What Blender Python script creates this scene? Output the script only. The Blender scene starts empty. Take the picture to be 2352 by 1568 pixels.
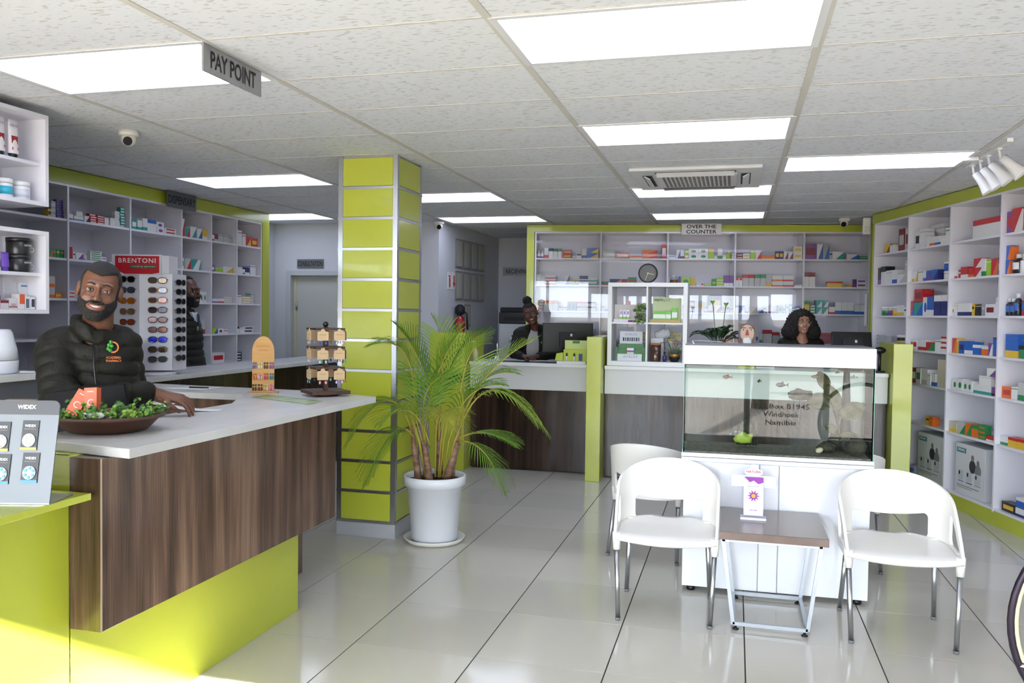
import bpy, bmesh, math, random
import numpy as np
from mathutils import Vector, Matrix
random.seed(7)
S = bpy.context.scene
COL = S.collection
PI = math.pi
# ------------------------------------------------------------------ camera
CAMH = 1.572; CEIL = 2.663
cam_d = bpy.data.cameras.new('camera'); cam = bpy.data.objects.new('camera', cam_d); COL.objects.link(cam)
cam_d.sensor_width = 36.0; cam_d.lens = 1934.0 / 2352.0 * 36.0
cam_d.clip_start = .05; cam_d.clip_end = 200
_yaw, _pit, _rol = .2585, -.0315, .0132
_f = Vector((-math.sin(_yaw) * math.cos(_pit), math.cos(_yaw) * math.cos(_pit), math.sin(_pit)))
_r0 = Vector((math.cos(_yaw), math.sin(_yaw), 0)); _u0 = _r0.cross(_f)
_r = _r0 * math.cos(_rol) + _u0 * math.sin(_rol); _u = _u0 * math.cos(_rol) - _r0 * math.sin(_rol)
_m = Matrix((_r, _u, -_f)).transposed().to_4x4(); _m.translation = (0, 0, CAMH)
cam.matrix_world = _m
S.camera = cam
# ------------------------------------------------------------------ world, sun, exposure
SKY = 14.0; SUN = 80.0; LED = 3.2
wd = bpy.data.worlds.new('sky'); S.world = wd; wd.use_nodes = True
_bg = wd.node_tree.nodes['Background']; _bg.inputs[0].default_value = (.80, .89, 1.0, 1); _bg.inputs[1].default_value = SKY
sun_d = bpy.data.lights.new('sun', 'SUN'); sun_d.energy = SUN; sun_d.angle = .012; sun_d.color = (1, .965, .91)
sun = bpy.data.objects.new('sun', sun_d); COL.objects.link(sun)
_sd = Vector((-.27, 1.0, -.60)).normalized()
sun.rotation_euler = _sd.to_track_quat('-Z', 'Y').to_euler()
def portal(x, z, w, h):
    d = bpy.data.lights.new('daylight_portal', 'AREA'); d.shape = 'RECTANGLE'; d.size = w; d.size_y = h; d.cycles.is_portal = True
    o = bpy.data.objects.new('daylight_portal', d); COL.objects.link(o); o.location = (x, -.86, z)
    o.rotation_euler = (PI / 2, 0, 0)   # shines along +Y, into the shop
S.view_settings.view_transform = 'Standard'; S.view_settings.look = 'None'; S.view_settings.gamma = 1
S.view_settings.use_curve_mapping = False
S.view_settings.exposure = .42
try:
    S.cycles.use_denoising = True; S.cycles.max_bounces = 4; S.cycles.diffuse_bounces = 3; S.cycles.glossy_bounces = 2; S.cycles.use_light_tree = False; S.cycles.transmission_bounces = 2
    S.cycles.transparent_max_bounces = 12; S.cycles.use_adaptive_sampling = False; S.cycles.caustics_reflective = False; S.cycles.caustics_refractive = False
    S.cycles.sample_clamp_indirect = 8
except Exception: pass

# ------------------------------------------------------------------ helpers
def lin(h):
    if not isinstance(h, str): return tuple(h) + (1,)
    h = h.lstrip('#'); v = [int(h[i:i + 2], 16) / 255 for i in (0, 2, 4)]
    return tuple(c / 12.92 if c <= .04045 else ((c + .055) / 1.055) ** 2.4 for c in v) + (1,)
MATS = {}
def newmat(name):
    m = bpy.data.materials.new(name); m.use_nodes = True; nt = m.node_tree
    return m, nt, nt.nodes['Principled BSDF'], nt.nodes['Material Output']
def nd(nt, t, **k):
    n = nt.nodes.new(t)
    for a, b in k.items(): setattr(n, a, b)
    return n
def mat(col, rough=.5, metal=0., coat=0., emit=0., noise=None, bump=None, spec=.5, sub=0.):
    key = (col, rough, metal, coat, emit, noise, bump, spec, sub)
    if key in MATS: return MATS[key]
    m, nt, p, out = newmat('mat_%d' % len(MATS))
    p.inputs['Base Color'].default_value = lin(col); p.inputs['Roughness'].default_value = rough
    p.inputs['Metallic'].default_value = metal; p.inputs['Coat Weight'].default_value = coat
    p.inputs['Coat Roughness'].default_value = .05; p.inputs['Specular IOR Level'].default_value = spec
    if sub: p.inputs['Subsurface Weight'].default_value = sub; p.inputs['Subsurface Radius'].default_value = (.012, .005, .003); p.inputs['Subsurface Scale'].default_value = 1
    if emit: p.inputs['Emission Color'].default_value = lin(col); p.inputs['Emission Strength'].default_value = emit
    if noise or bump:
        tc = nd(nt, 'ShaderNodeTexCoord'); L = nt.links.new
        if noise:
            sc, c2, amt, stretch = noise
            mp = nd(nt, 'ShaderNodeMapping'); mp.inputs['Scale'].default_value = stretch; L(tc.outputs['Object'], mp.inputs[0])
            n = nd(nt, 'ShaderNodeTexNoise'); n.inputs['Scale'].default_value = sc; n.inputs['Detail'].default_value = 5; L(mp.outputs[0], n.inputs['Vector'])
            r = nd(nt, 'ShaderNodeMapRange'); r.inputs[1].default_value = .35; r.inputs[2].default_value = .65; r.inputs[4].default_value = amt; L(n.outputs[0], r.inputs[0])
            mx = nd(nt, 'ShaderNodeMix', data_type='RGBA'); mx.inputs[6].default_value = lin(col); mx.inputs[7].default_value = lin(c2)
            L(r.outputs[0], mx.inputs[0]); L(mx.outputs[2], p.inputs['Base Color'])
        if bump:
            sc, st = bump
            n2 = nd(nt, 'ShaderNodeTexNoise'); n2.inputs['Scale'].default_value = sc; L(tc.outputs['Object'], n2.inputs['Vector'])
            b = nd(nt, 'ShaderNodeBump'); b.inputs['Strength'].default_value = st; b.inputs['Distance'].default_value = .01
            L(n2.outputs[0], b.inputs['Height']); L(b.outputs[0], p.inputs['Normal'])
    MATS[key] = m; return m
def glassmat(tint=(1, 1, 1), ior=1.5, extra=0.):
    key = ('glass', tint, ior, extra)
    if key in MATS: return MATS[key]
    m, nt, p, out = newmat('clear_glass'); nt.nodes.remove(p); L = nt.links.new
    t = nd(nt, 'ShaderNodeBsdfTransparent'); t.inputs[0].default_value = tuple(tint) + (1,)
    g = nd(nt, 'ShaderNodeBsdfGlossy'); g.inputs['Roughness'].default_value = 0.0
    f = nd(nt, 'ShaderNodeFresnel'); f.inputs[0].default_value = ior
    mx = nd(nt, 'ShaderNodeMixShader'); L(f.outputs[0], mx.inputs[0])
    L(t.outputs[0], mx.inputs[1]); L(g.outputs[0], mx.inputs[2]); L(mx.outputs[0], out.inputs[0])
    MATS[key] = m; return m

class MB:
    def __init__(s): s.v = []; s.f = []; s.m = []; s.sm = []
    def _add(s, vs, fs, m=0, smooth=False):
        o = len(s.v); s.v += [tuple(p) for p in vs]; s.f += [tuple(i + o for i in f) for f in fs]; s.m += [m] * len(fs); s.sm += [smooth] * len(fs); return s
    def box(s, x0, y0, z0, x1, y1, z1, m=0):
        x0, x1 = min(x0, x1), max(x0, x1); y0, y1 = min(y0, y1), max(y0, y1); z0, z1 = min(z0, z1), max(z0, z1)
        return s._add([(x, y, z) for z in (z0, z1) for y in (y0, y1) for x in (x0, x1)],
                      [(0, 2, 3, 1), (4, 5, 7, 6), (0, 1, 5, 4), (2, 6, 7, 3), (0, 4, 6, 2), (1, 3, 7, 5)], m)
    def prism(s, poly, d, m=0, smooth=False):
        n = len(poly); d = Vector(d); a = [Vector(p) for p in poly]; b = [p + d for p in a]
        nv = Vector((0, 0, 0))
        for i in range(n): nv += a[i].cross(a[(i + 1) % n])
        if nv.dot(d) > 0: a.reverse(); b.reverse()
        o = len(s.v)
        s._add(a + b, [tuple(range(n)), tuple(range(2 * n - 1, n - 1, -1))], m)
        s._add([], [], m)
        fs = [(o + i, o + n + i, o + n + (i + 1) % n, o + (i + 1) % n) for i in range(n)]
        s.f += fs; s.m += [m] * n; s.sm += [smooth] * n
        return s
    def tube(s, pts, r, n=8, m=0, cap=True, smooth=True, flat=1.0):
        pts = [Vector(p) for p in pts]; k = len(pts); rr = r if isinstance(r, (list, tuple)) else [r] * k
        o = len(s.v); up = None; vs = []
        for i in range(k):
            t = (pts[min(i + 1, k - 1)] - pts[max(i - 1, 0)]); t = t.normalized() if t.length > 1e-9 else Vector((0, 0, 1))
            if up is None: up = Vector((0, 0, 1)) if abs(t.z) < .9 else Vector((1, 0, 0))
            a = t.cross(up); a = a.normalized() if a.length > 1e-6 else Vector((1, 0, 0)); b = a.cross(t).normalized(); up = b
            for j in range(n):
                w = 2 * PI * j / n; vs.append(pts[i] + a * (rr[i] * math.cos(w)) + b * (rr[i] * flat * math.sin(w)))
        fs = [(i * n + j, i * n + (j + 1) % n, (i + 1) * n + (j + 1) % n, (i + 1) * n + j) for i in range(k - 1) for j in range(n)]
        s._add(vs, fs, m, smooth)
        if cap:
            s.f += [tuple(o + j for j in reversed(range(n))), tuple(o + (k - 1) * n + j for j in range(n))]; s.m += [m, m]; s.sm += [False, False]
        return s
    def cyl(s, p0, p1, r0, r1=None, n=12, m=0, smooth=True): return s.tube([p0, p1], [r0, r0 if r1 is None else r1], n, m, True, smooth)
    def lathe(s, prof, c=(0, 0, 0), n=28, m=0, smooth=True, sx=1., sy=1.):
        k = len(prof); vs = []
        for r, z in prof:
            for j in range(n): w = 2 * PI * j / n; vs.append((c[0] + r * sx * math.cos(w), c[1] + r * sy * math.sin(w), c[2] + z))
        fs = [(i * n + j, i * n + (j + 1) % n, (i + 1) * n + (j + 1) % n, (i + 1) * n + j) for i in range(k - 1) for j in range(n)]
        o = len(s.v); s._add(vs, fs, m, smooth)
        if prof[0][0] > 1e-4: s.f.append(tuple(o + j for j in reversed(range(n)))); s.m.append(m); s.sm.append(False)
        if prof[-1][0] > 1e-4: s.f.append(tuple(o + (k - 1) * n + j for j in range(n))); s.m.append(m); s.sm.append(False)
        return s
    def sphere(s, c, r, n=12, m=0, sz=None):
        sz = sz or (1, 1, 1); h = max(4, n // 2)
        vs = [(c[0], c[1], c[2] - r * sz[2])]
        for i in range(1, h):
            a = -PI / 2 + PI * i / h
            for j in range(n): w = 2 * PI * j / n; vs.append((c[0] + r * sz[0] * math.cos(a) * math.cos(w), c[1] + r * sz[1] * math.cos(a) * math.sin(w), c[2] + r * sz[2] * math.sin(a)))
        vs.append((c[0], c[1], c[2] + r * sz[2])); fs = [(0, 1 + (j + 1) % n, 1 + j) for j in range(n)]
        for i in range(h - 2): fs += [(1 + i * n + j, 1 + i * n + (j + 1) % n, 1 + (i + 1) * n + (j + 1) % n, 1 + (i + 1) * n + j) for j in range(n)]
        e = len(vs) - 1; b = 1 + (h - 2) * n; fs += [(b + j, b + (j + 1) % n, e) for j in range(n)]
        return s._add(vs, fs, m, True)
    def torus(s, c, R, r, axis='Z', n=32, k=8, m=0):
        pts = []
        ax = {'Z': (Vector((1, 0, 0)), Vector((0, 1, 0))), 'Y': (Vector((1, 0, 0)), Vector((0, 0, 1))), 'X': (Vector((0, 1, 0)), Vector((0, 0, 1)))}[axis]
        nz = ax[0].cross(ax[1]); c = Vector(c); vs = []
        for i in range(n):
            w = 2 * PI * i / n; d = ax[0] * math.cos(w) + ax[1] * math.sin(w)
            for j in range(k): q = 2 * PI * j / k; vs.append(c + d * (R + r * math.cos(q)) + nz * (r * math.sin(q)))
        fs = [(i * k + j, ((i + 1) % n) * k + j, ((i + 1) % n) * k + (j + 1) % k, i * k + (j + 1) % k) for i in range(n) for j in range(k)]
        return s._add(vs, fs, m, True)
    def xf(s, M): s.v = [tuple(M @ Vector(p)) for p in s.v]; return s
    def mesh(s, name, mats, smooth=None):
        me = bpy.data.meshes.new(name); me.from_pydata(s.v, [], s.f)
        for q in (mats if isinstance(mats, (list, tuple)) else [mats]): me.materials.append(q)
        me.polygons.foreach_set('material_index', s.m)
        me.polygons.foreach_set('use_smooth', s.sm if smooth is None else [smooth] * len(s.f)); me.update(); return me
    def build(s, name, mats, parent=None, world=False, smooth=None, bevel=0, loc=None, rot=None, kind=None):
        if world and parent is not None:
            Mi = basis(parent).inverted(); s.v = [tuple(Mi @ Vector(p)) for p in s.v]
        return link(name, s.mesh(name, mats, smooth), parent, bevel, loc, rot, kind)
def basis(o):
    M = Matrix.Translation(o.location) @ o.rotation_euler.to_matrix().to_4x4()
    return basis(o.parent) @ M if o.parent else M
def link(name, me, parent=None, bevel=0, loc=None, rot=None, kind=None):
    o = bpy.data.objects.new(name, me); COL.objects.link(o); o.parent = parent
    if loc: o.location = loc
    if rot: o.rotation_euler = rot
    if bevel:
        b = o.modifiers.new('bevel', 'BEVEL'); b.width = bevel; b.segments = 2; b.limit_method = 'ANGLE'; b.angle_limit = .6
    if kind: o['kind'] = kind
    return o
def tag(o, label=None, cat=None, group=None, kind=None):
    if label: o['label'] = label
    if cat: o['category'] = cat
    if group: o['group'] = group
    if kind: o['kind'] = kind
    return o
def thing(name, label, cat, loc=(0, 0, 0), rz=0, group=None, rot=None):
    o = bpy.data.objects.new(name, None); o.empty_display_size = .05; COL.objects.link(o); o.location = loc; o.rotation_euler = rot or (0, 0, rz)
    return tag(o, label, cat, group)
def copy_tree(o, parent=None):
    c = o.copy(); COL.objects.link(c); c.parent = parent
    for ch in list(o.children): copy_tree(ch, c)
    return c
def struct(name, mb, mats, parent=None, bevel=0):
    o = mb.build(name, mats, parent, bevel=bevel)
    if parent is None: o['kind'] = 'structure'
    return o
_TXT = {}
def text(body, material, parent, org, xd, yd, w=None, h=None, name='lettering', bold=0., ext=.0006, world=True, space=1.0, align='CENTER', lines=1.0):
    key = (body, bold, space, align, lines)
    if key not in _TXT:
        cu = bpy.data.curves.new('txt', 'FONT'); cu.body = body; cu.size = 1; cu.align_x = align; cu.offset = bold; cu.resolution_u = 3
        cu.space_character = space; cu.space_line = lines; cu.fill_mode = 'FRONT'
        t = bpy.data.objects.new('txt', cu); COL.objects.link(t); me = bpy.data.meshes.new_from_object(t)
        V = [v.co.copy() for v in me.vertices]; F = [tuple(p.vertices) for p in me.polygons]
        bpy.data.objects.remove(t); bpy.data.curves.remove(cu); bpy.data.meshes.remove(me); _TXT[key] = (V, F)
    V, F = _TXT[key]
    x0 = min(v.x for v in V); x1 = max(v.x for v in V); y0 = min(v.y for v in V); y1 = max(v.y for v in V)
    kx = w / (x1 - x0) if w else (h / (y1 - y0)); ky = h / (y1 - y0) if h else kx
    X = Vector(xd).normalized(); Y = Vector(yd).normalized(); N = X.cross(Y)
    cx, cy = (x0 + x1) / 2, (y0 + y1) / 2; org = Vector(org)
    P = [org + X * ((v.x - cx) * kx) + Y * ((v.y - cy) * ky) + N * ext for v in V]
    if world and parent is not None:
        Mi = basis(parent).inverted(); P = [Mi @ p for p in P]
    me = bpy.data.meshes.new(name); me.from_pydata([tuple(p) for p in P], [], F); me.materials.append(material); me.update()
    return link(name, me, parent)

# ------------------------------------------------------------------ shared materials
WHITE = mat('#eceaf0', .28, coat=.3)            # laminate white
WHITEM = mat('#f2f0ec', .55)
LIME = mat('#b8c13f', .22, coat=.25)
ALU = mat('#c8cacc', .28, metal=1.)
STEEL = mat('#a8acb2', .35, metal=.9)
BLACK = mat('#0e0e10', .35)
BLACKM = mat('#15151a', .65)
CHROME = mat('#e2e2e2', .08, metal=1.)
WALLP = mat('#c9cbd2', .7)
GLASS = glassmat(); GLASSG = glassmat((.93, .985, .955), 1.5)
MIRROR = mat('#e4e8e8', .01, metal=1.)
INK = mat('#17171a', .6)
WOODL = mat('#c99a58', .55, noise=(6, '#b98845', .6, (1, 1, 8)))
def walnut(c0='#37291f', c1='#5a4538', c2='#806856', coat=.25):
    m, nt, p, out = newmat('walnut_laminate'); L = nt.links.new
    tc = nd(nt, 'ShaderNodeTexCoord'); mp = nd(nt, 'ShaderNodeMapping'); mp.inputs['Scale'].default_value = (9, 9, .55); L(tc.outputs['Object'], mp.inputs[0])
    n = nd(nt, 'ShaderNodeTexNoise'); n.inputs['Scale'].default_value = 1.5; n.inputs['Detail'].default_value = 3; L(mp.outputs[0], n.inputs[0])
    mp2 = nd(nt, 'ShaderNodeMapping'); mp2.inputs['Scale'].default_value = (90, 90, 2.2); L(tc.outputs['Object'], mp2.inputs[0])
    n2 = nd(nt, 'ShaderNodeTexNoise'); n2.inputs['Scale'].default_value = 2.; n2.inputs['Detail'].default_value = 1; L(mp2.outputs[0], n2.inputs[0])
    ad = nd(nt, 'ShaderNodeMath', operation='MULTIPLY_ADD'); ad.inputs[1].default_value = .32; L(n2.outputs[0], ad.inputs[0]); L(n.outputs[0], ad.inputs[2])
    cr = nd(nt, 'ShaderNodeValToRGB'); L(ad.outputs[0], cr.inputs[0])
    e = cr.color_ramp.elements; e[0].position = .44; e[0].color = lin(c0); e[1].position = .9; e[1].color = lin(c2)
    q = cr.color_ramp.elements.new(.66); q.color = lin(c1)
    L(cr.outputs[0], p.inputs['Base Color']); p.inputs['Roughness'].default_value = .22; p.inputs['Coat Weight'].default_value = coat; p.inputs['Coat Roughness'].default_value = .05; p.inputs['Specular IOR Level'].default_value = .35
    return m
WALNUT = walnut(); WALNUT_SHADED = walnut('#1d1410', '#33241c', '#4a372c', .08)  # second is the same walnut with shade painted into its tones
TOPM = mat('#d3d3d2', .35, noise=(3.5, '#bdbdbd', .55, (2, 1, 1)))
# ------------------------------------------------------------------ floor
def floor_tile_mat():
    m, nt, p, out = newmat('polished_tile'); L = nt.links.new
    oi = nd(nt, 'ShaderNodeObjectInfo'); mx = nd(nt, 'ShaderNodeMix', data_type='RGBA'); mx.inputs[6].default_value = lin('#cac6bb'); mx.inputs[7].default_value = lin('#d3cec3'); L(oi.outputs['Random'], mx.inputs[0]); L(mx.outputs[2], p.inputs['Base Color'])
    p.inputs['Roughness'].default_value = .11; p.inputs['Specular IOR Level'].default_value = .6
    return m
TILE = floor_tile_mat()
grout = mat('#43392f', .8)
fl = struct('floor', MB().box(-6.2, -1.0, -.14, 5.2, 12.2, -.004), grout)
TX, TY, TS = -.5236, 3.6525, .6
_tm = MB().box(-TS / 2 + .0032, -TS / 2 + .0018, -.004, TS / 2 - .0032, TS / 2 - .0018, 0).mesh('tile', TILE)
_rest = MB()
def inview(x, y, z=0., mg=160):
    v = Vector((x, y, z - CAMH)); d = v.dot(_f)
    if d < .3: return False
    px = 1176 + 1934 * v.dot(_r) / d; py = 784 - 1934 * v.dot(_u) / d
    return -mg < px < 2352 + mg and -mg < py < 1568 + mg
for i in range(-9, 10):
    for j in range(-8, 15):
        x, y = TX + TS * (i + .5), TY + TS * (j + .5)
        if not (-6 < x < 5 and -1 < y < 12): continue
        if inview(x, y) and x > -4.1 and y < 9.4 and x < 3.4 and not (y < 3.4 and x < -2.5):
            link('tile', _tm, fl, loc=(x, y, 0))
        else: _rest.box(x - .2978, y - .2978, -.004, x + .2978, y + .2978, 0)
_rest.build('tile_field', TILE, fl, kind='stuff')
# ------------------------------------------------------------------ ceiling
def ceil_mat():
    m, nt, p, out = newmat('fissured_ceiling_board'); L = nt.links.new
    oi = nd(nt, 'ShaderNodeObjectInfo'); tc = nd(nt, 'ShaderNodeTexCoord'); va = nd(nt, 'ShaderNodeVectorMath', operation='ADD'); L(tc.outputs['Object'], va.inputs[0]); L(oi.outputs['Location'], va.inputs[1])
    mp = nd(nt, 'ShaderNodeMapping'); mp.inputs['Scale'].default_value = (22, 60, 22); L(va.outputs[0], mp.inputs[0])
    n = nd(nt, 'ShaderNodeTexNoise'); n.inputs['Scale'].default_value = 1.2; n.inputs['Detail'].default_value = 1.5; L(mp.outputs[0], n.inputs[0])
    cr = nd(nt, 'ShaderNodeValToRGB'); e = cr.color_ramp.elements; e[0].position = .33; e[0].color = lin('#cdcdcd'); e[1].position = .41; e[1].color = lin('#edeff4'); L(n.outputs[0], cr.inputs[0])
    L(cr.outputs[0], p.inputs['Base Color']); p.inputs['Roughness'].default_value = .85
    return m
CEILM = ceil_mat()
cl = struct('ceiling', MB().box(-6.2, -1.0, CEIL + .02, 5.2, 12.2, CEIL + .14), mat('#8f8d88', .9))
CX, CY = -.902, 2.9954
LIGHTS = [(0, 0), (0, 3), (0, 7), (0, 10), (-2, 0), (-3, 5), (-2, 7), (-2, 10), (-4, 9), (1, 5)]
_cm = MB().box(-.597, -.2975, 0, .597, .2975, .02).mesh('ceiling_board', CEILM)
_cr = MB()
for i in range(-5, 6):
    for j in range(-7, 16):
        if (i, j) in LIGHTS: continue
        x, y = CX + 1.2 * (i + .5), CY + .6 * (j + .5)
        if not (-6.3 < x < 5.3 and -1. < y < 12.2): continue
        if inview(x, y, CEIL, 260): link('ceiling_board', _cm, cl, loc=(x, y, CEIL))
        else: _cr.box(x - .597, y - .2975, CEIL, x + .597, y + .2975, CEIL + .02)
_cr.build('ceiling_board_field', CEILM, cl, kind='stuff')
TBAR = mat('#cfccc4', .6)
_tb = MB().box(-.016, -.9, CEIL - .004, .016, 12.1, CEIL + .001).mesh('grid_bar', TBAR)
for i in range(-4, 6): link('grid_bar', _tb, cl, loc=(CX + 1.2 * i, 0, 0))
_tc = MB().box(-.592, -.006, CEIL - .002, .592, .006, CEIL + .001).mesh('cross_bar', TBAR)
for i in range(-4, 5):
    for j in range(-3, 15):
        x, y = CX + 1.2 * (i + .5), CY + .6 * j
        if inview(x, y, CEIL, 200): link('cross_bar', _tc, cl, loc=(x, y, 0))
# ceiling lights: each a thing (frame, diffuser)
LEDM = mat('#dde5ff', .5, emit=LED)
_ordw = ['nearest', 'second', 'third', 'fourth']
LL = {(0, 0): 'large bright ceiling light panel nearest the camera above the white chairs', (0, 3): 'ceiling light panel between the nearest panel and the air conditioner',
      (0, 7): 'ceiling light panel just beyond the air conditioner cassette', (0, 10): 'slim distant ceiling light panel above the OVER THE COUNTER sign',
      (-2, 0): 'ceiling light panel beside the PAY POINT sign', (-3, 5): 'ceiling light panel between the dome camera and the lime column',
      (-2, 7): 'ceiling light panel partly hidden by the lime column top', (-2, 10): 'distant ceiling light panel in front of the RECIEVING alcove',
      (-4, 9): 'distant ceiling light panel above the consultation door', (1, 5): 'ceiling light panel beside the white track spotlights'}
for (i, j) in LIGHTS:
    x, y = CX + 1.2 * (i + .5), CY + .6 * (j + .5)
    t = thing('ceiling_light', LL[(i, j)], 'ceiling light', (x, y, CEIL), 0, 'recessed light panels')
    fr = MB()
    for a in ((-.6, -.3, -.57, .3), (.57, -.3, .6, .3), (-.57, -.3, .57, -.275), (-.57, .275, .57, .3)): fr.box(a[0], a[1], -.006, a[2], a[3], .02)
    fr.build('frame', mat('#e8e8ea', .4), t)
    MB().box(-.57, -.275, -.001, .57, .275, .006).build('diffuser', LEDM, t)
# ------------------------------------------------------------------ walls
def wall(name, x0, y0, z0, x1, y1, z1, m=WALLP): return struct(name, MB().box(x0, y0, z0, x1, y1, z1), m)
ZC = CEIL + .02
wall('wall_left', -6.2, -1, 0, -5.56, 12.2, ZC)
WN = Vector((.9659, .2588, 0)); WD = Vector((.2588, -.9659, 0)); WOFF = 3.75
_a = WN * (WOFF + .46) + WD * -12.5; _b = WN * (WOFF + .46) + WD * 3.2
struct('wall_right', MB().prism([_a, _b, _b + WN * .2, _a + WN * .2], (0, 0, ZC)), WALLP)
wall('wall_back', -3.3, 11.6, 0, 3.2, 11.8, ZC)
# consultation wall with two door openings
CWY = 9.42
cw = MB()
D1 = (-5.34, -4.42, 2.03); D2 = (-4.05, -3.72, 2.03)
for a in ((-5.56, 0, D1[0], ZC), (D1[0], D1[2], D1[1], ZC), (D1[1], 0, D2[0], ZC), (D2[0], D2[2], D2[1], ZC), (D2[1], 0, -3.40, ZC)):
    cw.box(a[0], CWY, a[1], a[2], CWY + .14, a[3])
struct('wall_consultation', cw, WALLP)
struct('wall_certificates', MB().prism([(-3.40, CWY, 0), (-3.28, 11.6, 0), (-3.42, 11.6, 0), (-3.54, CWY + .14, 0)], (0, 0, ZC)), WALLP)
struct('wall_storeroom', MB().box(-5.56, 11.2, 0, -3.5, 11.3, ZC).box(-4.3, CWY + .14, 0, -4.2, 11.2, ZC), mat('#8f9096', .8))
def doorframe(name, D, leaf):
    o = MB(); w = .055
    for a in ((D[0] - w, 0, D[0] + .006, D[2] + w), (D[1] - .006, 0, D[1] + w, D[2] + w), (D[0] + .006, D[2] - .006, D[1] - .006, D[2] + w)): o.box(a[0], CWY - .02, a[1], a[2], CWY + .16, a[3])
    o = struct(name, o, mat('#b9bcc2', .5), bevel=.004)
    if leaf:
        MB().box(D[0] + .044, CWY + .07, .005, D[1] - .006, CWY + .11, D[2] - .007).build('door_leaf', mat('#bcbcba', .55), o)
        MB().box(D[0] + .006, CWY + .065, .0, D[0] + .043, CWY + .115, D[2] - .007).build('door_edge', mat('#c9c2a6', .6), o)
        h = MB()
        for zz in (.3, 1.6): h.cyl((D[0] + .046, CWY + .06, zz), (D[0] + .046, CWY + .06, zz + .1), .01, n=8)
        h.build('hinge', STEEL, o)
    return o
doorframe('door_1', D1, True); doorframe('door_2', D2, False)
_sh = thing('storage_rack', 'dark storeroom rack with bottles seen through the doorway behind the lime column', 'rack', (-3.9, 9.75, 0))
for zz in (.5, .9, 1.3, 1.7, 2.0): MB().box(-.25, 0, zz, .2, .35, zz + .02).build('shelf_board', mat('#4b4d52', .6), _sh)
for sx in (-.24, .18): MB().box(sx, 0, 0, sx + .03, .03, 2.05).build('upright', mat('#4b4d52', .6), _sh)
for k, (bx, zz) in enumerate(((-.15, .92), (-.05, 1.32), (.05, 1.32), (-.02, 1.72), (.08, .92), (.1, 1.72))):
    MB().lathe([(.03, 0), (.03, .12), (.012, .15), (.012, .18)], (bx, .1, zz), 10).build('bottle', mat(('#d8d8d2', '#a24a3a', '#3c5a7a')[k % 3], .4), _sh)
# partition behind the pay point, with mirror
PX = -3.93
wall('wall_partition', PX - .12, -.9, 0, PX, 3.78, ZC)
# front wall: mullions, headers; glazing looks onto the forecourt (behind the camera)
fw = MB().box(-6.2, -1.0, 2.47, -.55, -.84, ZC).box(-.55, -1.0, 2.17, 5.2, -.84, ZC).box(-6.2, -1.0, 0, -3.93, -.84, 2.47).box(-3.93, -1, 0, 5.2, -.84, .06)  # unseen right-hand header lowered to keep sun off the floor beyond
struct('wall_front', fw, mat('#d8d8da', .7))
FR = mat('#e4e6ea', .35)
mull = (-3.93, -2.75, -1.6, -.55, .38, 1.30, 2.2, 3.2, 3.95)
for k in range(len(mull) - 1):
    x0, x1 = mull[k], mull[k + 1]; top = 2.47 if x1 <= -.5 else 2.17
    o = struct('window_%d' % (k + 1), MB().box(x0, -.95, .06, x0 + .05, -.88, top).box(x1 - .02, -.95, .06, x1 + .02, -.88, top).box(x0 + .05, -.95, top - .05, x1 - .02, -.88, top).box(x0 + .05, -.95, .06, x1 - .02, -.88, .12), FR)
    MB()._add([(x0 + .05, -.915, .12), (x1 - .02, -.915, .12), (x1 - .02, -.915, top - .05), (x0 + .05, -.915, top - .05)], [(0, 1, 2, 3)]).build('pane', GLASS, o)
    portal((x0 + x1) / 2, (top + .06) / 2, x1 - x0, top - .06)
    if k == 4: DOORW = o
# lettering on the entrance glass, to be read from outside
for body, z, w, hh in (('P.O.Box 81945', .50, .66, .062), ('Windhoek', .40, .42, .062), ('Namibia', .30, .36, .062), ('Email: info@academia', .66, .72, .05), ('Contact:', 1.0, .42, .055)):
    text(body, INK, DOORW, (.80, -.92, z), (1, 0, 0), (0, 0, 1), w=w, h=hh, bold=.01)
# forecourt seen only in reflections
def paving():
    m, nt, p, out = newmat('brick_paving'); L = nt.links.new
    tc = nd(nt, 'ShaderNodeTexCoord'); b = nd(nt, 'ShaderNodeTexBrick'); b.inputs['Scale'].default_value = 2.4; b.inputs['Mortar Size'].default_value = .022
    b.inputs['Color1'].default_value = lin('#8d8279'); b.inputs['Color2'].default_value = lin('#a39689'); b.inputs['Mortar'].default_value = lin('#4a4038')
    L(tc.outputs['Object'], b.inputs[0]); L(b.outputs[0], p.inputs['Base Color']); p.inputs['Roughness'].default_value = .9; return m
struct('ground_forecourt', MB().box(-40, -40, -.16, 40, -1.9, -.06), paving())
struct('path_threshold', MB().box(-10, -1.9, -.16, 10, -1.0, -.012), mat('#e8e6e2', .4))
struct('wall_boundary', MB().box(-30, -16, -.1, 30, -15.8, 1.5), mat('#b8aa98', .9))

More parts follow.
